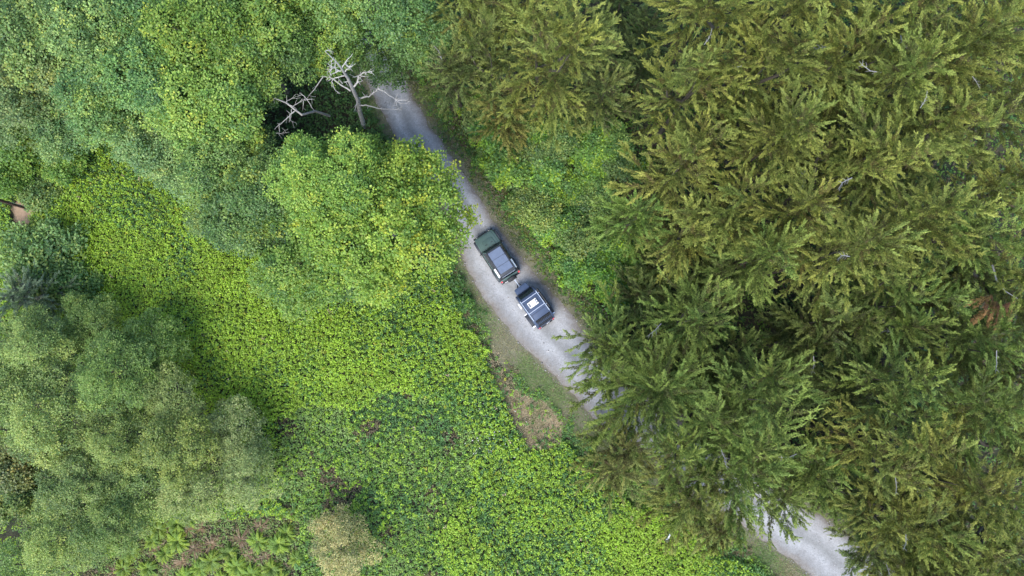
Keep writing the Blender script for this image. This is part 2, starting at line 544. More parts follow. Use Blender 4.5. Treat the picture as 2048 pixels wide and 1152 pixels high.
# lime plants rule the middle of the meadow, bluish nettles towards its rims
core = at(430, 640)
rim = np.clip((np.hypot((x - core.x) / 17, (y - core.y) / 13) - .55) * .9, 0, .45) + np.clip((1.9 - vd) * .25, 0, .3)
br = at(1180, 1080)
rim *= np.clip((np.hypot(x - br.x, y - br.y) - 5) / 4, 0.25, 1)
score = n3 * 1.0 + .06 + (n1 - .5) * .9 + (n2 - .5) * .6 - rim * .5
col = np.empty((len(x), 3))
for cname, lo, hi in (('lime', .36, 9), ('mid', .12, .36), ('blue', -.06, .12), ('deep', -9, -.06)):
    k = (score >= lo) & (score < hi)
    col[k] = PAL[cname]
k = rs.rand(len(x)) < .012; col[k] = PAL['yellow']
k = rs.rand(len(x)) < .0015; col[k] = PAL['tan']
col *= (.85 + .34 * vnoise(x, y, .9, 62))[:, None] * rs.uniform(.85, 1.18, (len(x), 1))
h = .4 + .6 * fnoise(x, y, 1.6, 60) + rs.uniform(-.22, .28, len(x)) + np.where(score > .36, .14, 0)
V, C = plants(x, y, ground_z(x, y), h, 8, np.full(len(x), .115), .135, .10, col, rs, flat=.34, jit=.18)
tag(link('meadow_plants', quad_mesh('meadow_plants', V, C), M['leaf']), 'dense lime green leafy plants carpeting the open bank left of the track', 'ground cover', kind='stuff')

# finer mixed weeds in the lower meadow and along its rim
x, y, rs = scatter(MEADOW, 32, 22)
k = inside(BANK, x, y)
x, y = x[k], y[k]
vd = verge_d(x, y) + (fnoise(x, y, 1.5, 73) - .5) * .8
wz = inside(WEEDS, x + (fnoise(x, y, 3, 71) - .5) * 4, y + (fnoise(x, y, 3, 72) - .5) * 4)
keep = off_road(x, y, .2) & ((wz & (vd > .9)) | ((vd > .55) & (vd < 1.35) & (rs.rand(len(x)) < .7))) & ~inside(FERNS, x, y) & ~(inside(DRY, x, y) & (rs.rand(len(x)) < .75))
x, y = x[keep], y[keep]
sc = (fnoise(x, y, 3.0, 81) - .5) * 1.6 + rs.rand(len(x)) * .6
col = np.where((sc > .42)[:, None], PAL['weed'], np.where((sc > .12)[:, None], PAL['mid'], PAL['blue']))
k = (fnoise(x, y, 1.6, 84) > .64) & (rs.rand(len(x)) < .75)
col[k] = PAL['brown'] * .9
k = rs.rand(len(x)) < .03; col[k] = PAL['lime']
h = .15 + .35 * rs.rand(len(x)) * (.4 + fnoise(x, y, 2, 61))
V, C = plants(x, y, ground_z(x, y), h, 7, np.full(len(x), .13), .14, .085, col, rs, flat=.4)
tag(link('mixed_weeds', quad_mesh('mixed_weeds', V, C), M['leaf']), 'fine mixed weeds with brown gaps in the lower meadow', 'weeds', kind='stuff')

# white flower heads
pc = at(990, 875)
n = 130
rs = np.random.RandomState(5)
x, y = pc.x + rs.normal(0, 1.0, n), pc.y + rs.normal(0, 1.3, n)
V, C = plants(x, y, ground_z(x, y), np.full(n, .62), 2, np.full(n, .03), .075, .07, np.tile((.75, .75, .7), (n, 1)), rs, flat=.15, jit=.05)
tag(link('white_flowers', quad_mesh('white_flowers', V, C), M['leaf']), 'tiny white flower heads dotted among weeds beside the dry grass', 'flowers', kind='stuff')

# grass of the verge on the left and the mottled fringe on the right
x, y, rs = scatter(BANK, 620, 23)
near = (dist_line(EL[::3], x, y) < 4.5)
x, y = x[near], y[near]
vd = verge_d(x, y) + (fnoise(x, y, 1.2, 74) - .5) * .5
dens = fnoise(x, y, 1.8, 90)
edge = np.clip(dist_line(EL[::2], x, y) / .7, 0, 1)
inr = inside(ROADPOLY, x, y)
keep = (vd < 1.35) & (~inr | ((dist_line(EL[::2], x, y) < .45) & (fnoise(x, y, .9, 77) > .5))) & (rs.rand(len(x)) < np.clip((dens - .25) * 3.2, .25, 1) * (.25 + .75 * edge)) & ~(inside(DRY, x, y) & (rs.rand(len(x)) < .9))
x, y = x[keep], y[keep]
sc = fnoise(x, y, 1.4, 92) + rs.normal(0, .1, len(x))
col = np.where((sc > .6)[:, None], np.array((.27, .25, .14)), np.where((sc > .36)[:, None], np.array((.175, .245, .085)), np.array((.12, .20, .06))))
V, C = blades(x, y, np.full(len(x), .025), .17, .04, col, rs)
tag(link('verge_grass', quad_mesh('verge_grass', V, C, 3), M['grass']), 'short patchy grass along the left verge of the track', 'grass', kind='stuff')

FRINGE = np.r_[ER[::4], (ER + (ER - EL) / WID[:, None] * 2.4)[::-4]]
x, y, rs = scatter(FRINGE, 300, 24)
dd = dist_line(ER[::2], x, y)
keep = off_road(x, y) & (rs.rand(len(x)) < np.clip(.25 + dd * .9, 0, 1) * np.clip((fnoise(x, y, .8, 95) - .28) * 4, 0.1, 1))
x, y, dd = x[keep], y[keep], dd[keep]
sc = fnoise(x, y, .7, 96) + rs.normal(0, .12, len(x))
col = np.where((sc > .6)[:, None], np.array((.21, .19, .115)), np.where((sc > .4)[:, None], np.array((.13, .16, .06)), np.array((.07, .11, .04))))
V, C = blades(x, y, np.full(len(x), .025), .25, .04, col, rs)
tag(link('fringe_grass', quad_mesh('fringe_grass', V, C, 3), M['grass']), 'low mottled weeds along the right edge of the track', 'grass', kind='stuff')

x, y, rs = scatter(FRINGE, 40, 34)
dd = dist_line(ER[::2], x, y)
keep = off_road(x, y, .15) & (rs.rand(len(x)) < np.clip(dd * .8, .12, 1))
x, y = x[keep], y[keep]
sc = rs.rand(len(x)) * .7 + fnoise(x, y, 1.2, 35) * .6
col = np.where((sc > .78)[:, None], PAL['mid'], np.where((sc > .55)[:, None], PAL['olive'] * .9, np.where((sc > .3)[:, None], PAL['deep'], np.array((.2, .18, .11)))))
V, C = plants(x, y, np.full(len(x), .03), rs.uniform(.04, .3, len(x)), 7, np.full(len(x), .12), .13, .075, col, rs, flat=.4)
tag(link('fringe_weeds', quad_mesh('fringe_weeds', V, C), M['leaf']), 'small dull weeds between the track and the thicket', 'weeds', kind='stuff')

# dry tan grass
x, y, rs = scatter(DRY, 620, 25)
core2 = at(1080, 855)
d2 = np.hypot(x - core2.x, y - core2.y)
keep = rs.rand(len(x)) < np.clip(1.35 - d2 / 6 + (fnoise(x, y, 1.2, 97) - .5) * 2.4, .08, 1)
x, y = x[keep], y[keep]
sc = rs.rand(len(x)) + (fnoise(x, y, 1.0, 98) - .5)
col = np.where((sc > .55)[:, None], np.array((.50, .41, .27)), np.where((sc > .2)[:, None], np.array((.36, .29, .18)), np.array((.15, .17, .07))))
V, C = blades(x, y, np.full(len(x), .03), .34, .03, col, rs, lean=1.1)
tag(link('dry_grass', quad_mesh('dry_grass', V, C, 3), M['grass']), 'flattened dry tan grass between meadow and green verge', 'dry grass', kind='stuff')

# sparse undergrowth beneath the conifers
UNDER = np.r_[ER[::5], at_np([(2300, 1300), (2300, -200), (800, -200)])]
x, y, rs = scatter(UNDER, 5, 26)
keep = off_road(x, y, 1.2)
x, y = x[keep], y[keep]
sc = rs.rand(len(x))
col = np.where((sc > .6)[:, None], PAL['mid'] * .8, np.where((sc > .25)[:, None], PAL['deep'], PAL['brown'] * .7))
V, C = plants(x, y, ground_z(x, y), rs.uniform(.15, .6, len(x)), 8, np.full(len(x), .3), .26, .12, col, rs)
tag(link('undergrowth', quad_mesh('undergrowth', V, C), M['leaf']), 'sparse dark undergrowth on the ground beneath the conifers', 'undergrowth', kind='stuff')

WOODFLOOR = np.r_[EL[:180:5], at_np([(640, 560), (540, 540), (470, 390), (330, 300), (-60, 240), (-60, -120), (600, -120)])]
x, y, rs = scatter(WOODFLOOR, 9, 27)
keep = off_road(x, y, .5)
x, y = x[keep], y[keep]
sc = rs.rand(len(x))
col = np.where((sc > .7)[:, None], PAL['deep'], np.where((sc > .3)[:, None], PAL['deep'] * .75, PAL['deep'] * np.array((.8, .7, .6))))  # deep canopy shade is put into these leaf colours
V, C = plants(x, y, ground_z(x, y), rs.uniform(.3, 1.3, len(x)), 8, np.full(len(x), .2), .22, .14, col, rs)
tag(link('wood_undergrowth', quad_mesh('wood_undergrowth', V, C), M['leaf']), 'leafy undergrowth coloured dark for the canopy shade below the alders around the dead trees', 'undergrowth', kind='stuff')

# ------------------------------------------------------------------ broadleaf crowns
def crown_mesh(name, seed, Rc, Hc, nlobe, lobe, per_m2, nleaf, L, W, pal, wts, sig=.17, skirt=.35):
    rs = np.random.RandomState(seed)
    C, Rr = [], []
    for k in range(nlobe):
        rr = math.sqrt((k + .5) / nlobe) * .86 * Rc * rs.uniform(.85, 1.1)
        a = k * 2.39996 + rs.normal(0, .35)
        q = (rr / Rc) ** 2
        z = Hc * (1 - q * .85) * rs.uniform(.45, 1.0)
        C.append((rr * math.cos(a), rr * math.sin(a), z)); Rr.append(rs.uniform(*lobe))
    for k in range(int(nlobe * skirt)):
        a = rs.rand() * 6.28; rr = Rc * rs.uniform(.6, .98)
        C.append((rr * math.cos(a), rr * math.sin(a), Hc * rs.uniform(.0, .4))); Rr.append(rs.uniform(*lobe) * .8)
    C, Rr = np.array(C), np.array(Rr)
    PP, NN, TT = [], [], []
    for k in range(len(C)):
        m = int(2 * math.pi * Rr[k] ** 2 * per_m2)
        d = norm(rs.normal(0, 1, (m, 3)))
        d[:, 2] = np.where(d[:, 2] < -.25, -d[:, 2], d[:, 2])
        rad = Rr[k] * rs.uniform(.68, 1.14, m)
        p = C[k] + d * rad[:, None] * np.array([1, 1, .8])
        dist = np.linalg.norm((p[:, None] - C[None]) / np.array([1, 1, .8]), axis=2) / Rr[None]
        dist[:, k] = 9
        ok = (dist > .66).all(1)
        PP.append(p[ok]); NN.append(d[ok]); TT.append(np.full(ok.sum(), rs.normal(0, .16)))
    P, N, T = np.concatenate(PP), np.concatenate(NN), np.concatenate(TT)
    m = len(P)
    tone = T + rs.normal(0, .27, m) + (fnoise(P[:, 0] + 50, P[:, 1] + 50, 1.6, seed) - .5) * .5
    order = np.clip(tone * .9 + .5, 0, .999)
    cum = np.cumsum(wts) / np.sum(wts)
    idx = np.searchsorted(cum, order)
    pal = np.array(pal)
    X = np.repeat(P, nleaf, 0); NX = np.repeat(N, nleaf, 0)
    q = len(X)
    off = rs.normal(0, 1, (q, 3)) * np.array([sig, sig, sig * .7])
    Pl = X + off
    D = norm(norm(off) * .8 + NX * .2 + rs.normal(0, .6, (q, 3)) * np.array([1, 1, .5]) + np.array([0, 0, -.1]))
    U = norm(NX * .7 + np.array([0, 0, .75]) + rs.normal(0, .34, (q, 3)))
    s = rs.uniform(.7, 1.25, q)
    Cc = pal[np.repeat(idx, nleaf)] * rs.uniform(.8, 1.2, (q, 1)) * (1 + rs.normal(0, .05, (q, 3)))
    V = leaf_verts(Pl, D, U, L * s, W * s)
    return quad_mesh(name, V, np.clip(Cc, .004, .9)), C, Rr

G = dict(  # leaf palettes, dark to light
    alder=[(0.065, 0.137, 0.044), (0.106, 0.205, 0.056), (0.153, 0.262, 0.069), (0.211, 0.325, 0.075), (0.282, 0.365, 0.062)],
    bright=[(0.078, 0.162, 0.037), (0.128, 0.232, 0.044), (0.184, 0.297, 0.050), (0.250, 0.356, 0.056), (0.334, 0.394, 0.050)],
    cool=[(0.072, 0.138, 0.046), (0.117, 0.204, 0.062), (0.167, 0.258, 0.074), (0.222, 0.312, 0.084), (0.297, 0.360, 0.078)],
    willow=[(0.085, 0.143, 0.044), (0.147, 0.220, 0.062), (0.210, 0.292, 0.075), (0.278, 0.358, 0.088), (0.351, 0.413, 0.099)],
    pale=[(0.108, 0.143, 0.055), (0.187, 0.231, 0.083), (0.272, 0.314, 0.110), (0.351, 0.380, 0.138), (0.453, 0.451, 0.176)],
    shrub=[(0.062, 0.141, 0.037), (0.093, 0.202, 0.049), (0.130, 0.250, 0.049), (0.193, 0.331, 0.040), (0.274, 0.404, 0.035)])
WT = [1.2, 2, 2.4, 1.9, .5]

crowns = {}
def mk(key, *a, **k):
    me, C, Rr = crown_mesh('crown', *a, **k)
    me.materials.append(M['leaf'])
    crowns[key] = (me, C, Rr)
mk('alder_big', 101, 6.2, 4.8, 50, (0.80, 1.86), 5.7, 17, .18, .135, G['bright'], WT, sig=.155)
mk('alder_a', 102, 4.6, 4.4, 30, (0.80, 1.74), 5.7, 17, .175, .13, G['alder'], WT, sig=.155)
mk('alder_b', 103, 4.2, 4.2, 27, (0.70, 1.74), 5.7, 17, .175, .13, G['alder'], WT, sig=.155)
mk('alder_c', 104, 4.2, 4.2, 27, (0.70, 1.74), 5.7, 17, .175, .13, G['bright'], WT, sig=.155)
mk('cool_a', 105, 3.8, 3.8, 24, (0.70, 1.62), 5.7, 17, .17, .125, G['cool'], WT, sig=.15)
mk('willow_a', 106, 3.7, 3.2, 29, (0.50, 1.33), 8.8, 16, .14, .085, G['willow'], WT, sig=.125)
mk('willow_b', 107, 3.2, 2.8, 24, (0.50, 1.22), 8.8, 16, .14, .085, G['willow'], WT, sig=.125)
mk('pale_a', 108, 3.0, 2.5, 24, (0.45, 1.10), 9.7, 15, .13, .075, G['pale'], WT, sig=.115)
mk('shrub_a', 109, 1.35, 1.1, 11, (.3, .62), 14, 12, .19, .14, G['shrub'], WT, sig=.11)
mk('shrub_b', 110, 1.15, .9, 9, (.3, .58), 14, 12, .17, .125, G['shrub'], WT, sig=.10)
mk('shrub_c', 111, 1.5, 1.2, 13, (.3, .6), 14, 12, .16, .11, G['cool'], WT, sig=.11)
mk('bush', 112, 2.5, 1.9, 22, (.5, .95), 9, 13, .21, .16, G['bright'], WT, sig=.15)

limb_cache = {}
def limbs_for(key, crown_z):
    """trunk and one mesh for each main limb, cached for each crown and height"""
    ck = (key, round(crown_z, 1))
    if ck in limb_cache: return limb_cache[ck]
    rs = random.Random(hash(ck[0]) % 999 if False else len(key) * 7 + int(crown_z * 10))
    me, C, Rr = crowns[key]
    Hc = C[:, 2].max()
    th = crown_z + Hc * .45
    r0 = .03 * (crown_z + Hc) * .55 + .05
    pts = [(0, 0, -.15)] + [(rs.uniform(-.12, .12) * i, rs.uniform(-.12, .12) * i, th * i / 5) for i in range(1, 6)]
    trunk = MB().tube(pts, [r0 * 1.35] + [r0 * (1 - .75 * i / 5) for i in range(1, 6)], 9)
    tm = bpy.data.meshes.new('trunk'); tm.from_pydata(trunk.v, [], trunk.f); tm.materials.append(M['bark'])
    tm.polygons.foreach_set('use_smooth', [True] * len(tm.polygons))
    lm = []
    idx = np.argsort(-C[:, 2])[::max(1, len(C) // 9)]
    for k in idx[:9]:
        j = rs.randint(2, 4)
        b = Vector(pts[j]); e = Vector(C[k]) + Vector((0, 0, crown_z))
        m1 = b.lerp(e, .4) + Vector((rs.uniform(-.2, .2), rs.uniform(-.2, .2), -.1)); m2 = b.lerp(e, .75) + Vector((0, 0, .1))
        t = MB().tube([b, m1, m2, e], [r0 * .42, r0 * .3, r0 * .2, r0 * .08], 6)
        q = bpy.data.meshes.new('limb'); q.from_pydata(t.v, [], t.f); q.materials.append(M['bark'])
        q.polygons.foreach_set('use_smooth', [True] * len(q.polygons))
        lm.append(q)
    limb_cache[ck] = (tm, lm)
    return limb_cache[ck]

def broadleaf(name, px, py, ztop, key, scale, label, cat='tree', group=None, tint=(1, 1, 1), rz=None):
    me, C, Rr = crowns[key]
    Hc = (C[:, 2] + Rr * .8).max()
    zc = ztop - Hc * scale * .5
    p = at(px, py, zc)
    z0 = gz(p.x, p.y)
    t = empty(name, (p.x, p.y, z0), random.uniform(0, 6.28) if rz is None else rz)
    cz = (ztop - Hc * scale - z0) / scale
    t.scale = (scale,) * 3
    tm, lm = limbs_for(key, max(cz, .1))
    link('trunk', tm, None, t)
    for q in lm: link('limb', q, None, t)
    c = link('crown', me, None, t)
    c.location.z = max(cz, .1)
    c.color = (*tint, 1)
    tag(t, label, cat, group)
    return t

AL = 'alder trees left of the track'
TREES = [
 (745, 430, 11.8, 'alder_big', 1.0, 'broad bright yellow-green alder overhanging the track ahead of the car', (1.2, 1.12, .9)),
 (655, 352, 12.3, 'alder_c', .84, 'light green alder just below the bleached dead tree', (1, 1, 1)),
 (610, 500, 8.6, 'alder_c', 1.0, 'fresh green alder between the big yellow-green alder and the meadow', (.95, 1, 1.0)),
 (715, 520, 7.2, 'alder_a', .66, 'low green alder at the foot of the yellow-green one near the meadow', (.95, 1, 1)),
 (520, 400, 9.4, 'alder_b', .98, 'mid green alder at the upper meadow edge, right of the bluish alder', (.95, 1, 1.05)),
 (428, 300, 10.0, 'alder_a', .86, 'green alder below the gap of grey dead limbs, on its left', (1, 1, 1)),
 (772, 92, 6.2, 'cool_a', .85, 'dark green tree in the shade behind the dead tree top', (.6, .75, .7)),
 (625, 30, 9.5, 'alder_a', .9, 'tall light green alder at the top edge left of the shaded tree', (1.05, 1.03, .9)),
 (500, 100, 10.5, 'alder_b', .92, 'light green alder left of the dead tree tip', (1.05, 1.02, .95)),
 (420, 190, 11.2, 'alder_c', 1.0, 'alder with a yellowish top in the middle of the upper left wood', (.95, .97, 1)),
 (400, 50, 12.4, 'alder_c', 1.05, 'bright alder at the top edge, left of the tall light green one', (1, 1, 1)),
 (300, 140, 11.4, 'alder_a', .92, 'mid green alder amid the upper left wood', (.92, .97, 1.05)),
 (285, 20, 12.0, 'alder_b', .98, 'second alder in from the top left corner, at the top edge', (.98, 1, 1.05)),
 (175, 60, 11.4, 'alder_a', .9, 'pale green alder near the top left corner', (1.08, 1.05, 1.1)),
 (190, 180, 10.4, 'alder_b', .95, 'grey-green alder above the upper left end of the meadow', (1.03, 1.02, 1.12)),
 (305, 250, 9.4, 'cool_a', .98, 'bluish green alder at the top end of the meadow', (.98, 1, 1.05)),
 (60, 50, 11.0, 'cool_a', 1.05, 'cool green alder filling the top left corner', (1.08, 1.03, 1.05)),
 (75, 160, 10.0, 'cool_a', 1.0, 'bluish alder on the left edge below the corner tree', (1.08, 1.05, 1.08)),
 (20, 215, 8.4, 'cool_a', .85, 'small bluish alder on the left edge above the dark bushes', (.95, .97, 1.05)),
 (130, 240, 8.0, 'cool_a', .8, 'small cool green tree between meadow top and grey-green alder', (.95, 1, 1.05)),
 (380, 320, 8.8, 'cool_a', .9, 'bluish green tree leaning over the meadow top right', (.92, .97, 1.1)),
 (738, -30, 13.5, 'alder_b', .98, 'dark-edged alder at the top edge beside the shaded track', (.9, .95, .9)),
 (560, -20, 13.0, 'alder_c', 1.05, 'alder cut by the top edge above the dead tree', (1, 1, 1)),
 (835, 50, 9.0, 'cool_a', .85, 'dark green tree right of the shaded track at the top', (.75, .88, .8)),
 (440, 420, 7.4, 'cool_a', .72, 'small bluish tree at the meadow rim left of the mid green alder', (.9, .95, 1.05)),
 (560, 365, 7.4, 'alder_b', .72, 'small alder beneath the grey dead limbs', (.95, 1, .95)),
 (-60, 110, 10.0, 'alder_a', .9, 'alder standing left of the frame edge', (1, 1, 1.1)),
 (140, -60, 12.0, 'alder_c', 1.0, 'alder above the top edge near the corner', (1, 1, 1)),
]
crng = random.Random(77)
for px, py, zt, key, sc, lab, tint in TREES:
    if key != 'alder_big':
        b_ = crng.uniform(.84, 1.16); tint = (tint[0] * b_ * crng.uniform(.95, 1.08), tint[1] * b_, tint[2] * b_ * crng.uniform(.9, 1.1)); sc *= .95; zt += crng.uniform(-.7, .7)
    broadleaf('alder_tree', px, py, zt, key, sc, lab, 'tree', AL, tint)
WIL = 'willows in the lower left thicket'
WILLOWS = [
 (55, 700, 6.9, 'willow_a', 0.92, 'light grey-green willow on the left edge below the pale conifer', (1, 1, 1)),
 (170, 645, 4.8, 'willow_b', 0.87, 'willow at the top of the lower left thicket', (.85, .95, .85)),
 (215, 750, 6.7, 'willow_a', 0.87, 'round grey-green willow in the upper thicket beside the meadow', (.92, 1, .85)),
 (75, 835, 7.6, 'willow_a', 0.97, 'tall pale willow halfway down the left edge', (1.05, 1.05, 1.05)),
 (300, 690, 4.8, 'willow_b', 0.83, 'dark green willow jutting into the meadow from the thicket', (.72, .86, .7)),
 (335, 790, 4.8, 'pale_a', 0.85, 'olive tinted willow at the meadow edge of the thicket', (.8, .88, .7)),
 (215, 885, 5.8, 'willow_a', 0.79, 'pale green willow in the heart of the lower left thicket', (1, 1.02, .95)),
 (350, 895, 5.9, 'willow_b', 0.85, 'yellowish green willow in the middle right of the thicket', (1.0, .98, .85)),
 (470, 860, 4.1, 'pale_a', 0.85, 'silvery green willow at the right end of the thicket', (.75, .88, .85)),
 (490, 955, 4.8, 'pale_a', 0.87, 'silvery pale willow at the lower right corner of the thicket', (.82, .92, .85)),
 (385, 990, 4.6, 'pale_a', 0.90, 'dusty pale willow above the ferns', (.86, .93, .8)),
 (265, 995, 5.2, 'willow_b', 0.94, 'grey-green willow above the left ferns', (1.03, 1.02, 1.05)),
 (140, 965, 5.5, 'willow_b', 0.92, 'grey-green willow right of the brown gap on the left edge', (1, 1, 1.05)),
 (105, 1080, 6.0, 'willow_a', 0.83, 'light willow in the bottom left corner', (1.05, 1.03, 1)),
 (205, 1060, 5.5, 'willow_b', 0.78, 'small willow left of the ferns', (.98, 1, .95)),
 (680, 1095, 4.0, 'pale_a', 0.97, 'beige tinted bushy willow at the bottom edge right of the ferns', (1.25, 1.08, 1.2)),
 (-50, 780, 6.9, 'willow_a', 0.92, 'willow cut by the left edge', (1, 1, 1)),
 (20, 1150, 5.2, 'willow_b', 0.87, 'low willow cut by the bottom left corner', (.95, 1, .95)),
]
for px, py, zt, key, sc, lab, tint in WILLOWS:
    b_ = crng.uniform(.86, 1.16); tint = (tint[0] * b_ * crng.uniform(.95, 1.06), tint[1] * b_, tint[2] * b_); zt += crng.uniform(-.5, .9); sc *= crng.uniform(.86, 1.0)
    broadleaf('willow_tree', px, py, zt, key, sc, lab, 'tree', WIL, tint)
BUSH = [
 (45, 280, 3.4, 'bush', 1.0, 'dark yellow-green bush on the left edge above the pole', (.8, .85, .8)),
 (120, 320, 2.6, 'bush', .75, 'bright green bush at the upper left end of the meadow', (.8, .9, .9)),
 (15, 345, 2.8, 'bush', .72, 'dark bush on the left edge just above the pole', (.7, .8, .7)),
 (75, 385, 1.6, 'shrub_c', 1.1, 'low cool green bush beside the foot of the pole', (1.0, 1, 1)),
 (110, 490, 2.2, 'shrub_c', 1.5, 'bluish bush in the meadow below the pole', (.9, 1, 1.05)),
 (50, 500, 2.4, 'shrub_c', 1.5, 'grey-green bush below the bare sandy patch', (1, 1.05, 1)),
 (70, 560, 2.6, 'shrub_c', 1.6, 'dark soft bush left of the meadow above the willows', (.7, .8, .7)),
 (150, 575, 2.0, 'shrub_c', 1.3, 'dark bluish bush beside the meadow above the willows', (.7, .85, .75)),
 (25, 930, 2.6, 'bush', .9, 'yellowish brown bush in the gap on the left edge', (1.0, .72, 1.3)),
 (20, 1000, 2.2, 'bush', .7, 'olive bush below the brown gap on the left edge', (.9, .8, 1.2)),
 (930, 605, .9, 'shrub_b', .55, 'small leafy bush on the left verge beside the trailer', (.9, .95, .9)),
]
for px, py, zt, key, sc, lab, tint in BUSH:
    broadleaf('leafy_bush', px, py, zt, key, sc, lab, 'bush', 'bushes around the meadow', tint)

# thicket right of the track
THICK = at_np([(868, 150), (905, 190), (1000, 225), (1120, 245), (1240, 280), (1280, 350), (1230, 380), (1225, 450), (1290, 520), (1290, 600), (1210, 640), (1150, 615),
               (1105, 555), (1050, 478), (1005, 425), (950, 340), (905, 275), (880, 215)])
x, y, rs = scatter(THICK, .5, 31)
k = dist_line(ER[::3], x, y) > 1.9
x, y = x[k], y[k]
for k in range(len(x)):
    q = rs.rand()
    key = 'shrub_a' if q < .4 else ('shrub_b' if q < .65 else 'shrub_c')
    sc = rs.uniform(.75, 1.15)
    me, C, Rr = crowns[key]
    t = empty('thicket_shrub', (x[k], y[k], gz(x[k], y[k]) - .02), rs.rand() * 6.28)
    t.scale = (sc,) * 3
    cz = rs.uniform(.15, 1.0)
    tm, lm = limbs_for(key, cz)
    link('trunk', tm, None, t)
    for m_ in lm[:4]: link('limb', m_, None, t)
    c = link('crown', me, None, t); c.location.z = cz
    b = rs.uniform(.8, 1.12)
    c.color = (b * rs.uniform(.9, 1.1), b, b * rs.uniform(.8, 1.1), 1)
    kind_ = {'shrub_a': 'yellow-tipped green shrub', 'shrub_b': 'small bright green shrub', 'shrub_c': 'cool blue-green shrub'}[key]
    dr_ = dist_line(ER[::3], x[k:k + 1], y[k:k + 1])[0]
    py_ = at(1100, 400).y
    tag(t, kind_ + (' at the track edge of the thicket' if dr_ < 3.2 else ' deep in the thicket right of the track') + (', ahead of the car' if y[k] > py_ else ', beside car and trailer'), 'shrub', 'shrubs in the thicket right of the track')

# ------------------------------------------------------------------ ferns
def fern_mesh(seed, n, L, dead):
    rs = np.random.RandomState(seed)
    PP, DD, UU, LL, WW, CC = [], [], [], [], [], []
    for i in range(n):
        a = rs.rand() * 6.2832
        el = rs.uniform(.35, 1.15) if not dead else rs.uniform(.0, .3)
        l = L * rs.uniform(.75, 1.1)
        o = np.array([math.cos(a), math.sin(a), 0])
        sdir = np.array([-math.sin(a), math.cos(a), 0])
        if dead: col = np.array([(.27, .17, .09), (.33, .25, .15), (.19, .12, .065)][rs.randint(3)])
        else: col = np.array([(.18, .28, .02), (.24, .34, .022), (.13, .23, .025)][rs.randint(3)])
        m = 20
        for j in range(m):
            t = (j + 1) / m
            p = o * l * t * math.cos(el * .8) + np.array([0, 0, l * (math.sin(el) * t * 1.2 - .75 * t * t * (1 if not dead else .35))]) + np.array([0, 0, .12])
            w = l * .10 * math.sin(math.pi * min(1, .12 + t * .88)) ** .7 * (.5 if dead else 1)
            for s in (-1, 1):
                PP.append(p); DD.append(sdir * s + o * .45 + np.array([0, 0, rs.normal(-.1, .15)])); UU.append((rs.normal(0, .15), rs.normal(0, .15), 1))
                LL.append(w); WW.append(l * .055); CC.append(col * rs.uniform(.8, 1.2))
        PP.append(np.array([0, 0, .12])); DD.append(o + np.array([0, 0, .5])); UU.append((0, 0, 1)); LL.append(l * .5); WW.append(.02); CC.append(col)
    V = leaf_verts(np.array(PP), np.array(DD, float), np.array(UU, float), np.array(LL), np.array(WW), fold=.03)
    me = quad_mesh('fronds', V, np.array(CC)); me.materials.append(M['leaf'])
    return me
fm = [fern_mesh(1, 60, 1.2, False), fern_mesh(2, 66, 1.05, False)]
fd = [fern_mesh(3, 46, 1.05, True), fern_mesh(4, 52, .95, True)]
FERN = [(255, 1105, 0, 1), (300, 1085, 1, .9), (312, 1060, 0, 1), (350, 1050, 1, 1.05), (352, 1085, 0, 1.1), (375, 1040, 1, .9), (325, 1110, 0, .9), (290, 1140, 1, 1), (240, 1140, 0, .9),
        (420, 1125, 0, 1.1), (395, 1140, 1, 1), (455, 1110, 1, 1), (470, 1135, 0, 1.1), (515, 1085, 0, 1), (555, 1090, 1, 1.15), (570, 1070, 0, .9), (540, 1140, 1, 1.1), (500, 1150, 0, 1),
        (590, 1120, 1, .9), (365, 1160, 0, 1), (585, 1030, 1, .75), (440, 1160, 1, 1), (560, 1165, 0, 1), (218, 1100, 1, .85), (40, 960, 0, .9), (15, 955, 1, .9)]
FDEAD = [(372, 1060, 0, .85), (400, 1055, 1, .8), (310, 1100, 0, .9), (350, 1105, 1, 1), (385, 1100, 0, 1.1), (360, 1125, 1, 1), (420, 1090, 0, 1), (450, 1085, 1, 1.1), (480, 1080, 0, 1.1), (500, 1110, 1, .9),
         (530, 1115, 0, 1), (425, 1150, 1, 1), (520, 1055, 0, .9), (590, 1050, 1, .9), (330, 1140, 0, .9), (560, 1050, 1, .8), (225, 1145, 0, .9), (50, 905, 1, 1.0), (75, 935, 0, .9)]
FLAB = ['at the left of the row', 'between dead brown fronds', 'under the edge of the pale willow', 'near the bottom edge', 'beside the beige willow']
for px, py, k, s in FERN:
    p = at(px, py, .4)
    t = empty('fern', (p.x, p.y, gz(p.x, p.y) - .02), random.uniform(0, 6.28)); t.scale = (s,) * 3
    c = link('fronds', fm[k], None, t); b = random.uniform(.85, 1.15); c.color = (b, b * random.uniform(.95, 1.05), b, 1)
    d = link('withered_fronds', fd[k], None, t); d.location.z = -.06; d.scale = (.7, .7, .7)
    tag(t, 'bright green fern clump ' + ('in the brown gap on the left edge' if px < 100 else 'in the fern patch at the bottom left'), 'fern', 'green ferns at the lower left')
for px, py, k, s in FDEAD[::2] + FDEAD[1:12:4]:
    p = at(px, py, .3)
    t = link('withered_fern', fd[k]); t.location = (p.x, p.y, gz(p.x, p.y) - .02); t.rotation_euler.z = random.uniform(0, 6.28); t.scale = (s,) * 3
    b = random.uniform(.8, 1.25); t.color = (b, b * random.uniform(.95, 1.05), b, 1)
    tag(t, 'withered reddish brown fern clump ' + ('in the brown gap on the left edge' if px < 100 else 'in the fern patch at the bottom left'), 'fern', 'withered ferns at the lower left')
x, y, rs = scatter(FERNS, 26, 33)
sc = rs.rand(len(x)) + fnoise(x, y, 1.5, 99) - .5
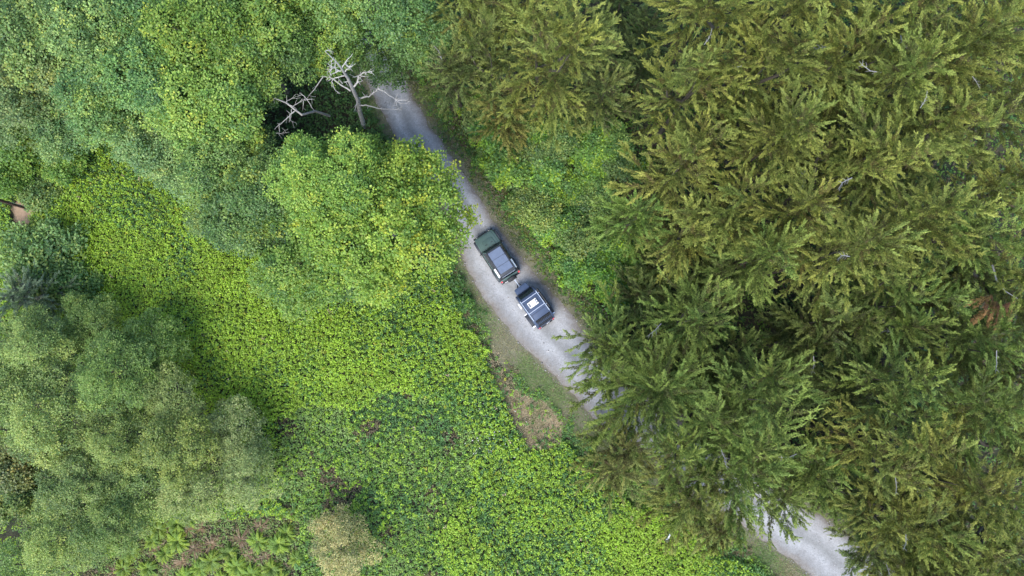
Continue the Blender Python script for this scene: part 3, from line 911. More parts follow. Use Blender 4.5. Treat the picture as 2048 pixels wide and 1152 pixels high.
col = np.where((sc > .5)[:, None], PAL['weed'] * .85, np.where((sc > .2)[:, None], PAL['olive'], PAL['brown']))
V, C = plants(x, y, ground_z(x, y), rs.uniform(.05, .3, len(x)), 7, np.full(len(x), .15), .15, .08, col, rs, flat=.4)
tag(link('fern_understorey', quad_mesh('fern_understorey', V, C), M['leaf']), 'low weeds and litter between the ferns', 'weeds', kind='stuff')

# ------------------------------------------------------------------ conifers
CP = dict(tip=np.array((.26, .30, .07)), green=np.array((.11, .15, .03)), olive=np.array((.095, .11, .028)), brown=np.array((.088, .075, .03)))
def bough_mesh(seed, L, fan=1.0):
    rs = np.random.RandomState(seed)
    S, D, Ln, Tn, W0, W1, Yg = [], [], [], [], [], [], []
    def axis(t): return np.array([L * t, .08 * L * math.sin(t * 4 + seed), L * (.10 * t - .20 * t * t)])
    def add(s, d, l, tone, w0, w1, y):
        S.append(s); D.append(d / np.linalg.norm(d)); Ln.append(l); Tn.append(tone); W0.append(w0); W1.append(w1); Yg.append(y)
    def rope(p, d, l, w, tone, curve):
        nseg = max(4, int(l / .13))
        q, dd = p.copy(), d / np.linalg.norm(d)
        wf = lambda u: w * (1 - u) ** .75 + .012
        for j in range(nseg):
            sl = l / nseg
            u0, u = j / nseg, (j + 1) / nseg
            dd = dd + curve + rs.normal(0, .045, 3); dd /= np.linalg.norm(dd)
            y = min(1, max(0, (u - .35) * 1.9))
            add(q, dd, sl * 1.1, tone, wf(u0), wf(u), y)
            for sg in (-1, 1):
                if rs.rand() < .78 and u < .9:
                    a2 = R(rs.uniform(24, 42)) * sg
                    ca, sa = math.cos(a2), math.sin(a2)
                    tw = np.array([dd[0] * ca - dd[1] * sa, dd[0] * sa + dd[1] * ca, dd[2] + rs.normal(.05, .16)])
                    lt = (.24 * (1 - u * .7) + .05) * rs.uniform(.5, 1.2)
                    if rs.rand() < .07: lt *= 2.4
                    add(q + dd * sl * rs.rand(), tw, lt, tone + rs.normal(0, .12), .045, .008, min(1, y + .35))
            q = q + dd * sl
    for k in range(10):
        t0, t1 = .08 + .092 * k, .08 + .092 * (k + 1)
        a, b = axis(t0), axis(t1); add(a, b - a, np.linalg.norm(b - a), rs.rand(), .12 * (1.1 - t0), .12 * (1.1 - t1), max(0, t0 - .5))
    s = .12 * L; side = 1
    while s < L:
        t = s / L
        side = -side
        ang = R(rs.uniform(30, 60)) * side * (1 - .45 * t)
        l = (.44 * fan * L * (1 - t) ** .8 * min(1, .4 + t * 2.2) + .7) * rs.uniform(.6, 1.35)
        rope(axis(t), np.array([math.cos(ang), math.sin(ang), rs.normal(.16, .30)]), l, .145, rs.rand(), np.array([.04, 0, -.055]))
        s += (.27 + .05 * L) * rs.uniform(.65, 1.35)
    rope(axis(.97), axis(1.0) - axis(.95), .8, .11, .8, np.array([0, 0, .0]))
    S, D, Ln, Tn, W0, W1, Yg = map(np.array, (S, D, Ln, Tn, W0, W1, Yg))
    cnt = np.maximum(6, (Ln / .0065).astype(int))
    idx = np.repeat(np.arange(len(S)), cnt)
    m = len(idx)
    u = rs.rand(m)
    perp = rs.normal(0, 1, (m, 3)); dd = D[idx]
    perp -= dd * (perp * dd).sum(1)[:, None]; perp = norm(perp)
    w = W0[idx] * (1 - u) + W1[idx] * u
    P = S[idx] + dd * (Ln[idx] * u)[:, None] + perp * (w * rs.uniform(.1, .8, m))[:, None]
    Dn = norm(dd * rs.uniform(.7, 1.2, m)[:, None] + perp * rs.uniform(.2, .7, m)[:, None])
    U = norm(perp + np.array([0, 0, .6]) + rs.normal(0, .3, (m, 3)))
    l = rs.uniform(.06, .11, m) * (.8 + w * 3)
    tn = Tn[idx] + rs.normal(0, .1, m)
    C = np.where((tn < .22)[:, None], CP['brown'], np.where((tn < .55)[:, None], CP['olive'], CP['green']))
    young = (rs.rand(m) < Yg[idx] * .92)[:, None]
    C = np.where(young, CP['tip'], C) * rs.uniform(.75, 1.25, (m, 1))
    me = quad_mesh('bough', leaf_verts(P, Dn, U, l, l * .36, fold=.05), C)
    me.materials.append(M['needle'])
    return me
BLEN = [1.3, 1.3, 2.0, 2.0, 2.8, 2.8, 2.8, 3.6, 3.6, 3.6, 4.4, 4.4]
BOUGHS = [(l, bough_mesh(200 + k, l, 1.0 if k % 3 else 1.2)) for k, l in enumerate(BLEN)]
print('bough quads', [len(b.polygons) for _, b in BOUGHS])

TWIGS = []
for k in range(3):
    rr = random.Random(60 + k); mb = MB()
    p = [Vector((0, 0, 0))]
    for j in range(5): p.append(p[-1] + Vector((.28, rr.uniform(-.1, .1), rr.uniform(-.02, .1))))
    mb.tube(p, [.03, .027, .024, .02, .015, .006], 5)
    for j in range(1, 5):
        for q in (-1, 1):
            if rr.random() < .7:
                e = p[j] + Vector((rr.uniform(.1, .3), q * rr.uniform(.12, .35), rr.uniform(-.05, .15)))
                mb.tube([p[j], p[j].lerp(e, .6) + Vector((0, 0, .03)), e], [.014, .01, .004], 4)
    me = bpy.data.meshes.new('bare_twig'); me.from_pydata(mb.v, [], mb.f); me.materials.append(M['twig'])
    TWIGS.append(me)

def conifer(px, py, h, Rc, label, tint=(1, 1, 1), nb=40, base=None, depth=None, group='conifers right of the track', name='conifer_tree', seed=0, low=0.0):
    rs = random.Random(int(px * 7 + py * 13 + seed))
    ap = at(px, py, h)
    b = at(*base) if base else Vector((ap.x, ap.y, 0))
    b.z = gz(b.x, b.y)
    t = empty(name, b)
    apex = Vector((ap.x - b.x, ap.y - b.y, h - b.z))
    depth = depth or min(h * .88, Rc * 2.3)
    # trunk
    pts, rad = [], []
    r0 = .09 + h * .010
    for i in range(8):
        q = i / 7
        pts.append(apex * q * .8 + Vector((rs.uniform(-.1, .1), rs.uniform(-.1, .1), -.2 if i == 0 else 0)))
        rad.append(r0 * (1 - .97 * q) * (1.25 if i == 0 else 1))
    MB().tube(pts, rad, 8).build('trunk', M['cbark'], t, True)
    br = rs.uniform(.92, 1.08)
    az = rs.uniform(0, 6.28)
    lob = [rs.uniform(.6, 1.3) for _ in range(7)]
    leads = [(Vector((0, 0)), 0.0)]
    if Rc > 3.5:
        for k in range(rs.choice((0, 1, 2, 2))):
            la = rs.uniform(0, 6.28); lr = Rc * rs.uniform(.35, .55)
            leads.append((Vector((math.cos(la) * lr, math.sin(la) * lr)), rs.uniform(.6, 3.0)))
            f0, f1 = 1 - depth * .75 / apex.z, 1 - (leads[-1][1] + 2.6) / apex.z
            a0 = apex * max(f0, .15); a1 = apex * f1 + Vector((*leads[-1][0], 0))
            MB().tube([a0, a0.lerp(a1, .5) + Vector((leads[-1][0].x * .25, leads[-1][0].y * .25, -.4)), a1], [r0 * .5, r0 * .35, r0 * .08], 6).build('leader', M['cbark'], t, True)
    for k in range(nb):
        q = ((k + .4) / nb) ** .85
        zc = apex.z - depth * q
        f = zc / apex.z
        ld = leads[k % len(leads)]
        fall = max(0, 1 - q * 1.1)
        zc -= ld[1] * fall
        p = Vector((apex.x * f + ld[0].x * (.35 + .65 * fall), apex.y * f + ld[0].y * (.35 + .65 * fall), zc))
        az += 2.39996 + rs.uniform(-.35, .35)
        lb = lob[int((az % 6.2832) / 6.2832 * 7) % 7]
        l = Rc * 1.06 * (.24 + .76 * q ** .65) * rs.uniform(.7, 1.15) * lb * (1 if len(leads) == 1 else .86)
        if q > .8: l *= 1 - (q - .8) * 1.2
        pitch = R(60) * (1 - q) ** 1.5 - R(4) * q + rs.uniform(-.25, .3)
        L, me = min(BOUGHS, key=lambda e: abs(e[0] - l) + rs.uniform(0, .7))
        o = link('bough', me, None, t)
        s = l / L
        o.scale = (s, max(.75, min(1.3, s)) if s < 1 else s, max(.8, s))
        o.location = p
        o.rotation_euler = Matrix.Rotation(az + rs.uniform(-.25, .25), 3, 'Z').__matmul__(Matrix.Rotation(-pitch, 3, 'Y')).__matmul__(Matrix.Rotation(rs.uniform(-.4, .4), 3, 'X')).to_euler()
        v = br * rs.uniform(.82, 1.2)
        warm = rs.uniform(-.08, .07)
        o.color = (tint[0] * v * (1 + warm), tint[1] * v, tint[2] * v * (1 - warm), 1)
    for k in range(rs.choice((0, 0, 0, 1, 1))):
        q = rs.uniform(.1, .6); a_ = rs.uniform(0, 6.28); l = Rc * (.3 + .6 * q)
        o = link('bare_twig', TWIGS[rs.randrange(len(TWIGS))], None, t)
        f = 1 - depth * q / apex.z
        o.location = (apex.x * f + math.cos(a_) * l * .7, apex.y * f + math.sin(a_) * l * .7, apex.z * f + .5)
        o.rotation_euler = (rs.uniform(-.4, .4), rs.uniform(-.5, .1), a_ + rs.uniform(-.6, .6)); o.scale = (rs.uniform(.6, 1.1),) * 3
    tag(t, label, 'conifer', group)
    return t

OL = (1.03, 1.0, .95)      # olive
GR = (.87, .99, .95)      # greener
YE = (1.14, 1.06, 1.0)     # yellow tan
DK = (.68, .72, .9)       # dull grey-green
CON = [
 (1085, 0, 19, 5.6, 'large olive conifer at the top edge reaching down to the thicket', OL, 54),
 (1215, 165, 9, 3.2, 'dull grey-green conifer between the top conifer and the olive stand', DK, 30),
 (900, 120, 10, 3.0, 'small dull conifer beside the shaded bend of the track', DK, 24),
 (1010, 190, 9, 3.0, 'brownish low conifer under the top one, above the thicket', (.95, .82, .9), 28),
 (1430, 110, 17.5, 4.4, 'olive conifer left at the top of the stand next to the dark gap', OL, 42),
 (1590, 70, 19, 4.4, 'olive conifer at the top edge, right of the dark gap', OL, 42),
 (1615, 230, 19, 4.2, 'olive conifer with star-like top in the upper stand', OL, 42),
 (1770, 40, 20, 4.4, 'olive conifer at the top edge right of centre stand', OL, 42),
 (1865, 110, 20, 4.2, 'green-tipped conifer near the upper right, star shaped', (1, 1.03, 1), 42),
 (2010, 40, 20, 4.4, 'conifer filling the top right corner', OL, 42),
 (1390, 300, 16, 4.2, 'yellowish olive conifer at the left rim of the stand above the thicket', YE, 42),
 (1520, 380, 16.5, 3.8, 'olive conifer inside the left part of the stand', OL, 38),
 (1865, 245, 20, 4.2, 'olive conifer below the star shaped one on the right', OL, 42),
 (1740, 320, 18, 4.2, 'olive conifer in the middle of the upper stand', OL, 42),
 (2035, 230, 19, 4.4, 'conifer on the right edge below the corner one', OL, 42),
 (1285, 420, 9.5, 3.2, 'low bright green conifer beside the thicket', (.85, 1.1, 1), 32),
 (1420, 420, 14, 3.6, 'tan tipped conifer at the left rim of the stand', YE, 36),
 (1560, 500, 15, 4.4, 'fresh green conifer with fan shaped boughs in mid stand', GR, 44),
 (1640, 400, 17, 3.4, 'yellowish conifer above the fresh green fan boughed one', YE, 36),
 (1760, 480, 18, 4.0, 'olive conifer with drooping boughs in the centre right', OL, 40),
 (1900, 420, 19, 4.2, 'olive conifer on the right above the rusty dead bough', OL, 42),
 (2040, 440, 18, 4.2, 'conifer on the right edge above the rusty dead bough', GR, 40),
 (1246, 692, 11, 4.5, 'green conifer overhanging the track behind the trailer', GR, 40),
 (1405, 640, 13.5, 4.0, 'green conifer right of the thicket at mid height', GR, 40),
 (1290, 590, 6, 2.4, 'small shaded conifer between thicket and green conifer', DK, 24),
 (1322, 785, 13, 7.0, 'broad green conifer covering the hidden bend of the track', GR, 50),
 (1560, 810, 16, 4.4, 'green conifer with dark gaps at its right side', GR, 44),
 (1505, 925, 14, 6.8, 'green conifer above the lower glimpse of the track', GR, 46),
 (1650, 930, 13, 4.0, 'green conifer right of the lower glimpse of track', GR, 40),
 (1262, 895, 8, 4.5, 'low brownish conifer at the meadow edge near the dry grass', (.92, .85, 1), 30),
 (1408, 1000, 11, 3.9, 'brownish green conifer beside the white pipe', (1.0, .95, 1), 38),
 (1730, 640, 12.5, 4.2, 'dull soft conifer in the hollow at centre right', (.85, .88, 1), 40),
 (1720, 790, 11, 3.8, 'dark soft conifer in the hollow below centre right', (.7, .78, 1), 36),
 (1880, 600, 17, 4.0, 'green conifer just left of the rusty dead bough', GR, 40),
 (2030, 660, 16, 4.2, 'green conifer on the right edge below the rusty bough', GR, 40),
 (1870, 770, 17, 4.2, 'green conifer with dead grey twigs at lower right', (.92, 1.02, 1), 42),
 (2030, 820, 17, 4.2, 'conifer on the right edge of the lower stand', GR, 40),
 (1900, 920, 18.5, 4.4, 'yellow tan conifer at lower right', YE, 46),
 (1760, 1000, 9.5, 3.4, 'dark low conifer right of the lower track glimpse', (.72, .82, 1), 32),
 (1900, 1070, 16, 3.9, 'olive conifer near the bottom right corner', OL, 40),
 (2040, 1010, 17, 4.2, 'olive conifer cut by the right edge near the bottom', YE, 40),
 (1732, 1112, 9, 3.5, 'small dark conifer at the bottom edge right of the track', (.75, .85, 1), 28),
 (2030, 1140, 15, 4.0, 'conifer filling the bottom right corner', OL, 38),
 (1560, 1010, 9, 2.6, 'small conifer hanging over the lower glimpse of track', GR, 26),
 (1640, -60, 20, 4.4, 'conifer above the top edge of the stand', OL, 40),
 (1900, -60, 20, 4.4, 'conifer above the top edge near the right corner', OL, 40),
 (930, -60, 15, 4.4, 'conifer above the top edge beside the track', OL, 40),
]
ORD = ['first', 'second', 'third', 'fourth', 'fifth', 'sixth', 'seventh', 'eighth']
for k, (px, py, h) in enumerate([(2170, -60, 19), (2175, 130, 19), (2160, 330, 18), (2165, 540, 18), (2170, 740, 17), (2165, 930, 17), (2160, 1120, 16)]):
    CON.append((px, py, h, 4.6, 'olive conifer cropped by the right frame edge, %s from the top' % ORD[k], OL, 42))
for k, (px, py, h) in enumerate([(1090, -150, 19), (1480, -110, 19), (1760, -150, 20), (2040, -140, 20)]):
    CON.append((px, py, h, 4.6, 'olive conifer cropped by the top frame edge, %s from the track' % ORD[k], OL, 42))
for k, (px, py, h) in enumerate([(1840, 1230, 11), (1960, 1240, 15)]):
    CON.append((px, py, h, 4.2, 'conifer cropped by the bottom frame edge, %s from the track' % ORD[k], OL, 40))
SHADE_TINT = (.75, .8, .9)  # shade of the hollows, put into the foliage tint
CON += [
 (1300, 40, 6, 3.0, 'low conifer added with shade-dark tint in the gap at the top beside the large top edge one', (.5, .6, .8), 28),  # low trees added in the gap, its deep shade painted into their tint
 (1290, 130, 5, 2.8, 'low conifer added with shade-dark tint in the gap right of the dull grey-green one', (.5, .6, .8), 26),
 (1250, -30, 6, 3.0, 'low conifer added with shade-dark tint at the top edge in the gap', (.5, .6, .8), 28),
 (1450, 560, 9, 3.4, 'low shaded conifer left of the fresh green fan boughed one', SHADE_TINT, 30),
 (1350, 520, 8, 3.0, 'low shaded conifer beside the lower end of the thicket', SHADE_TINT, 28),
 (1650, 690, 10, 3.8, 'shaded conifer in the hollow right of the stand centre', SHADE_TINT, 30),
 (1480, 720, 9, 3.6, 'shaded conifer in the hollow among the green conifers', SHADE_TINT, 30),
 (1690, 180, 13, 3.8, 'dim conifer in the hollow of the upper stand', SHADE_TINT, 30),
 (1500, 210, 12, 3.8, 'dim conifer in the hollow near the dark gap', SHADE_TINT, 30),
 (1960, 180, 13, 3.6, 'dim conifer in the hollow near the top right', SHADE_TINT, 30),
 (1960, 540, 12, 3.6, 'dim conifer under the rusty dead bough', SHADE_TINT, 30),
 (1830, 660, 11, 3.4, 'dim conifer left of the grey twigged one', SHADE_TINT, 28),
 (1180, 60, 12, 4.0, 'dim conifer right under the large top edge conifer', SHADE_TINT, 32),
 (975, 60, 15, 4.4, 'dim conifer left under the large top edge conifer', SHADE_TINT, 32),
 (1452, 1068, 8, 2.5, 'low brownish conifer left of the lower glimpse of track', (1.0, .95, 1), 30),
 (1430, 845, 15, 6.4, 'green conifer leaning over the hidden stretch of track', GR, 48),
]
BASE = {(1246, 692): (1226, 690), (1732, 1112): (1760, 1055), (1840, 1230): (1805, 1095), (1960, 1240): (1860, 1120), (1452, 1068): (1395, 1030), (1322, 785): (1292, 758), (1430, 845): (1372, 812), (1505, 925): (1452, 850), (1408, 1000): (1325, 982), (1262, 895): (1228, 900), (1560, 1010): (1590, 960), (1650, 930): (1590, 915)}
for px, py, h, Rc, lab, tint, nb in CON:
    b = BASE.get((px, py))
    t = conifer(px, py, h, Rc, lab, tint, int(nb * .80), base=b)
    if inside(ROADPOLY, np.array([t.location.x]), np.array([t.location.y]))[0] or dist_line(ROADPOLY, np.array([t.location.x]), np.array([t.location.y]))[0] < .5:
        print('TRUNK ON ROAD', px, py, lab)
    if lab.startswith('green conifer just left of the rusty'):
        # the rusty dead bough and its bare limb
        for k, (qx, qy, l, a) in enumerate(((1975, 585, 2.0, -1.2), (1985, 600, 2.0, -.8), (1980, 590, 1.3, -1.9), (1992, 610, 1.3, -.3))):
            w = at(qx, qy, 13.5 + .15 * k) - t.location
            o = link('dead_bough', [m for L, m in BOUGHS if L == l][k % 2], None, t)
            o.location = w; o.rotation_euler = (.2, .35, a); o.scale = (1.0, 1.0, 1.0)
            o.color = (1.2, .6, 1.0, 1)
            tag(o, 'rusty red dead bough')
        p = [at(1985, 530, 13) - t.location, at(1993, 560, 13.3) - t.location, at(2010, 582, 13.4) - t.location, at(2035, 597, 13.2) - t.location]
        tag(MB().tube(p, [.06, .05, .035, .02], 6).build('bare_limb', M['twig'], t, True), 'bleached bare limb')
# pale young conifer on the left edge
conifer(15, 590, 5.5, 2.2, 'pale grey-green young conifer on the left edge', (.9, 1.05, 2.6), 26, group='')

# ------------------------------------------------------------------ dead trees
ZX = lambda q: (520 + q[0] / 4.61, 80 + q[1] / 4.61)
def dead_tree(name, label, trunk, tz, tr, branches, seed):
    rs = random.Random(seed)
    P = [at(*ZX(q), z) for q, z in zip(trunk, tz)]
    b = P[0].copy()
    t = empty(name, b)
    b2 = P[:]
    MB().tube([q - b for q in b2], tr, 9).build('trunk', M['snag'], t, True)
    zat = lambda q: tz[min(range(len(trunk)), key=lambda i: math.hypot(trunk[i][0] - q[0], trunk[i][1] - q[1]))]
    for br in branches:
        pts, z0, r0, dz = br[0], br[1], br[2], br[3]
        z0 = zat(pts[0]) if z0 is None else z0
        fine, zz = [], []
        for i in range(len(pts) - 1):
            for j in range(3):
                q = j / 3
                fine.append((pts[i][0] * (1 - q) + pts[i + 1][0] * q + rs.uniform(-5, 5) * (i + j > 0), pts[i][1] * (1 - q) + pts[i + 1][1] * q + rs.uniform(-5, 5) * (i + j > 0)))
        fine.append(pts[-1])
        n = len(fine)
        W = [at(*ZX(q), z0 + dz * i / (n - 1)) - b for i, q in enumerate(fine)]
        r0 *= .8
        mb = MB().tube(W, [r0 * (1 - .75 * i / (n - 1)) for i in range(n)], 6)
        # short broken twigs
        for i in range(2, n - 1):
            for _ in range(rs.choice((0, 1, 1, 2))):
                d = (W[i + 1] - W[i - 1]).normalized()
                s = Vector((rs.uniform(-1, 1), rs.uniform(-1, 1), rs.uniform(-.5, .8)))
                e = W[i] + (d * .5 + s * .8).normalized() * rs.uniform(.15, .5)
                mb.tube([W[i], W[i].lerp(e, .55) + Vector((rs.uniform(-.05, .05), rs.uniform(-.05, .05), 0)), e], [r0 * .38, r0 * .26, .01], 5)
        mb.build('branch', M['dead'], t, True)
    tag(t, label, 'dead tree')
dead_tree('dead_tree', 'bleached bare dead tree with crooked branches beside the shaded track',
 [(960, 800), (920, 660), (905, 560), (850, 440), (810, 350), (775, 300), (745, 250), (690, 185), (600, 105)],
 [0, 3.2, 5.0, 7.2, 8.6, 9.6, 10.5, 11.4, 12.4], [.19, .175, .155, .135, .11, .09, .07, .05, .022],
 [([(905, 540), (1010, 520), (1090, 450)], None, .095, 1.0), ([(1090, 450), (1170, 490), (1250, 550), (1385, 567)], 6.0, .07, .8),
  ([(1250, 552), (1310, 590), (1365, 582)], 6.5, .045, .3), ([(1250, 552), (1272, 625)], 6.5, .045, .3), ([(1250, 552), (1265, 495)], 6.5, .04, .4),
  ([(1250, 552), (1235, 605)], 6.5, .035, .2), ([(1300, 590), (1308, 630)], 6.6, .03, .1), ([(1270, 560), (1330, 555), (1380, 575)], 6.6, .035, .2),
  ([(1095, 455), (1098, 435)], 6.0, .06, .2),
  ([(925, 600), (1000, 605), (1130, 635), (1310, 645)], 4.4, .075, 1.0),
  ([(865, 432), (900, 390), (910, 335), (970, 295), (1050, 285)], 7.4, .085, 1.0), ([(910, 335), (855, 345)], 7.8, .06, .3), ([(910, 345), (950, 378)], 7.8, .045, .3),
  ([(900, 380), (930, 415)], 7.6, .035, -.2), ([(930, 330), (1000, 345)], 7.9, .04, .4), ([(960, 300), (1000, 325)], 8.1, .03, .2), ([(1000, 290), (1035, 268)], 8.2, .03, .2),
  ([(760, 250), (790, 200), (855, 125)], 10.4, .06, .9), ([(790, 200), (800, 245), (850, 243)], 10.6, .055, .2), ([(785, 290), (820, 255), (850, 245)], 9.8, .06, .5),
  ([(745, 285), (700, 270), (660, 245), (655, 185)], 9.9, .07, .7), ([(720, 285), (650, 320)], 9.9, .06, -.1), ([(660, 250), (615, 215)], 10.2, .04, .5),
  ([(660, 290), (640, 265), (610, 270)], 10.0, .05, .2), ([(690, 240), (640, 290), (660, 330)], 10.1, .05, -.2), ([(700, 290), (690, 250), (700, 190)], 10.2, .04, .6),
  ([(835, 470), (740, 405), (660, 350), (580, 340)], 6.4, .08, .9), ([(580, 340), (500, 450), (430, 545)], 7.3, .045, -.6),
  ([(780, 330), (690, 350), (660, 385), (700, 470), (735, 492)], 8.8, .05, -.8), ([(815, 375), (770, 388)], 8.2, .07, .1),
  ([(600, 105), (635, 95), (655, 125)], 12.2, .035, -.1), ([(905, 550), (882, 610), (876, 660)], 5.2, .055, .3), ([(760, 400), (720, 345)], 7.2, .06, .6)], 3)
dead_tree('dead_tree', 'tangle of thin grey dead limbs in the dark gap left of the dead tree',
 [(640, 700), (510, 655), (385, 690), (320, 640), (245, 580), (130, 535)], [3.0, 5.5, 7.0, 7.4, 7.7, 8.0], [.10, .09, .08, .07, .06, .03],
 [([(320, 655), (270, 700), (190, 775), (135, 825)], 7.3, .06, .3), ([(178, 790), (178, 865), (270, 850)], 7.4, .035, -.2), ([(150, 860), (180, 862)], 7.3, .03, 0),
  ([(245, 580), (300, 610), (360, 570), (430, 545)], 7.6, .045, .1), ([(430, 545), (500, 650)], 7.6, .04, -.6), ([(245, 580), (245, 510)], 7.7, .035, .3),
  ([(430, 545), (385, 500), (350, 520)], 7.6, .035, .1), ([(430, 545), (500, 548)], 7.6, .035, .1), ([(290, 640), (280, 740), (325, 760)], 7.4, .03, -.3),
  ([(400, 560), (395, 650)], 7.5, .03, -.3), ([(130, 535), (130, 600)], 7.9, .025, -.2), ([(250, 560), (300, 535), (350, 545)], 7.6, .03, .1)], 8)

# ------------------------------------------------------------------ utility pole
pb = at(56, 417); pb.z = gz(pb.x, pb.y)
t = empty('utility_pole', pb, R(20))
MB().tube([(0, 0, -.3), (0, 0, 3), (0, 0, 6.5), (0, 0, 10.5)], [.125, .12, .11, .095], 14).build('post', M['pole'], t, True)
MB().box((0, .14, 9.7), (2.2, .10, .12), .01).build('cross_arm', M['pole'], t)
for x_ in (-1.0, -.5, .5, 1.0):
    MB().tube([(x_, .14, 9.76), (x_, .14, 9.82), (x_, .14, 9.9), (x_, .14, 9.94)], [.02, .05, .05, .02], 8).build('insulator', M['steel'], t, True)
MB().tube([(.16, 0, .1), (.16, 0, 2.4)], [.02, .02], 6).build('ground_wire', M['steel'], t)
tag(t, 'dark brown wooden utility pole rising from bare sandy ground on the left edge', 'utility pole')

# white pipe at the meadow edge
wp = at(1338, 1073, 1.05)
M['white'] = mat_plain('white_plastic', (.82, .83, .85), .4)
M['black'] = mat_plain('black_plastic', (.015, .016, .018), .5)
dirp = Vector((-.38, -.85, 0)).normalized()
t = empty('white_pipe', (wp.x, wp.y, 1.0), math.atan2(dirp.y, dirp.x))
MB().tube([(-.36, 0, .12), (.1, 0, .06), (.22, 0, .05)], [.062, .062, .062], 10).build('pipe', M['white'], t, True)
MB().tube([(.2, 0, .05), (.24, 0, .05), (.42, 0, .03), (.44, 0, .03)], [.07, .13, .15, .12], 12).build('flared_end', M['white'], t, True)
MB().box((.30, 0, .175), (.09, .10, .02), .006).build('cap', mat_plain('grey_plastic', (.3, .32, .34), .5), t)
MB().tube([(.1, 0, .0), (.1, 0, -1.1)], [.025, .025], 6).build('stake', M['steel'], t)
tag(t, 'short white pipe with flared end among the meadow plants beside conifers', 'pipe')

# ------------------------------------------------------------------ car
def ring(hw, z0, z1, y, r=.08, n=4, xo=0):
    pts = []
    r = min(r, hw * .9, (z1 - z0) * .45)
    for cx, cz, a0 in ((hw - r, z1 - r, 0), (-hw + r, z1 - r, 90), (-hw + r, z0 + r, 180), (hw - r, z0 + r, 270)):
        for k in range(n + 1):
            a = R(a0 + 90 * k / n)
            pts.append((xo + cx + r * math.cos(a), y, cz + r * math.sin(a)))
    return pts

def slab(pts_low, pts_high, th):
    """plate through four corners with thickness th along its normal"""
    a, b, c, d = [Vector(p) for p in (*pts_low, *pts_high)]
    nrm = (b - a).cross(d - a).normalized() * th
    v = [a, b, c, d, a + nrm, b + nrm, c + nrm, d + nrm]
    return v, [(3, 2, 1, 0), (4, 5, 6, 7), (0, 1, 5, 4), (1, 2, 6, 5), (2, 3, 7, 6), (3, 0, 4, 7)]

PAINT = mat_plain('dark_green_paint', (.065, .105, .092), .42, 0.1, .4, coat=.25, noise=.12, nscale=2)
ROOF = mat_plain('slate_hard_top', (.105, .135, .20), .5, 0, .5, noise=.2, nscale=4, bump=.1)
BLK = M['black']
TRIM = mat_plain('dark_trim', (.028, .032, .04), .5, noise=.2, nscale=6)
GLASS = mat_plain('tinted_glass', (.012, .018, .022), .06, 0, .6, coat=.3)
RUB = mat_plain('tyre_rubber', (.022, .022, .024), .8, noise=.25, nscale=12)
RIM = mat_plain('alloy_rim', (.22, .23, .25), .35, .9)
RED = mat_plain('red_lamp_lens', (.55, .03, .03), .2, 0, .5, coat=.6)
LAMPW = mat_plain('clear_lamp_lens', (.75, .72, .70), .15, 0, .6, coat=.6)
PLATE = mat_plain('number_plate', (.72, .73, .75), .4)
SILV = mat_plain('brushed_aluminium', (.62, .64, .67), .35, .7)

def wheel(parent, x, y, z, r, w, axis='x', name='wheel'):
    t = MB()
    prof = [(-w / 2, r * .62), (-w / 2, r * .90), (-w * .4, r), (w * .4, r), (w / 2, r * .90), (w / 2, r * .62)]
    k = 28
    rings = []
    for a_, rr in prof:
        rg = []
        for j in range(k):
            q = 2 * math.pi * j / k
            rx = rr * (1 + (.018 if (j % 2 and rr > r * .95) else 0))
            rg.append((a_, rx * math.cos(q), rx * math.sin(q)) if axis == 'x' else (rx * math.cos(q), a_, rx * math.sin(q)))
        rings.append(rg)
    t.loft(rings, cap=False)
    rings2 = [rings[-1], rings[0]]
    t.loft(rings2, cap=False)
    o = t.build(name, RUB, parent, True)
    o.location = (x, y, z)
    s = MB()
    def cyl(a0, a1, r0, r1):
        rg = []
        for a_, rr in ((a0, r0), (a1, r1)):
            rg.append([(a_, rr * math.cos(2 * math.pi * j / 20), rr * math.sin(2 * math.pi * j / 20)) if axis == 'x' else (rr * math.cos(2 * math.pi * j / 20), a_, rr * math.sin(2 * math.pi * j / 20)) for j in range(20)])
        s.loft(rg)
    cyl(-w * .36, w * .36, r * .6, r * .6)
    cyl(w * .3, w * .44, r * .22, r * .16)
    cyl(-w * .44, -w * .3, r * .16, r * .22)
    for j in range(6):
        q = 2 * math.pi * j / 6
        for sg in (-1, 1):
            c, d = (sg * w * .38, math.cos(q) * r * .36, math.sin(q) * r * .36), (w * .08, r * .46, r * .11)
            rot = Matrix.Rotation(q, 3, 'X')
            if axis != 'x':
                c = (math.cos(q) * r * .36, sg * w * .38, math.sin(q) * r * .36); d = (r * .46, w * .08, r * .11); rot = Matrix.Rotation(-q, 3, 'Y')
            s.box(c, d, 0, rot)
    s.build('rim', RIM, o, True)
    return o

cp = at(993, 511, .9)
car = empty('off_road_car', (cp.x, cp.y, ROAD_Z - .012), R(32.8))
tag(car, 'dark green boxy off-road car with slate roof towing a trailer along the track', 'car')
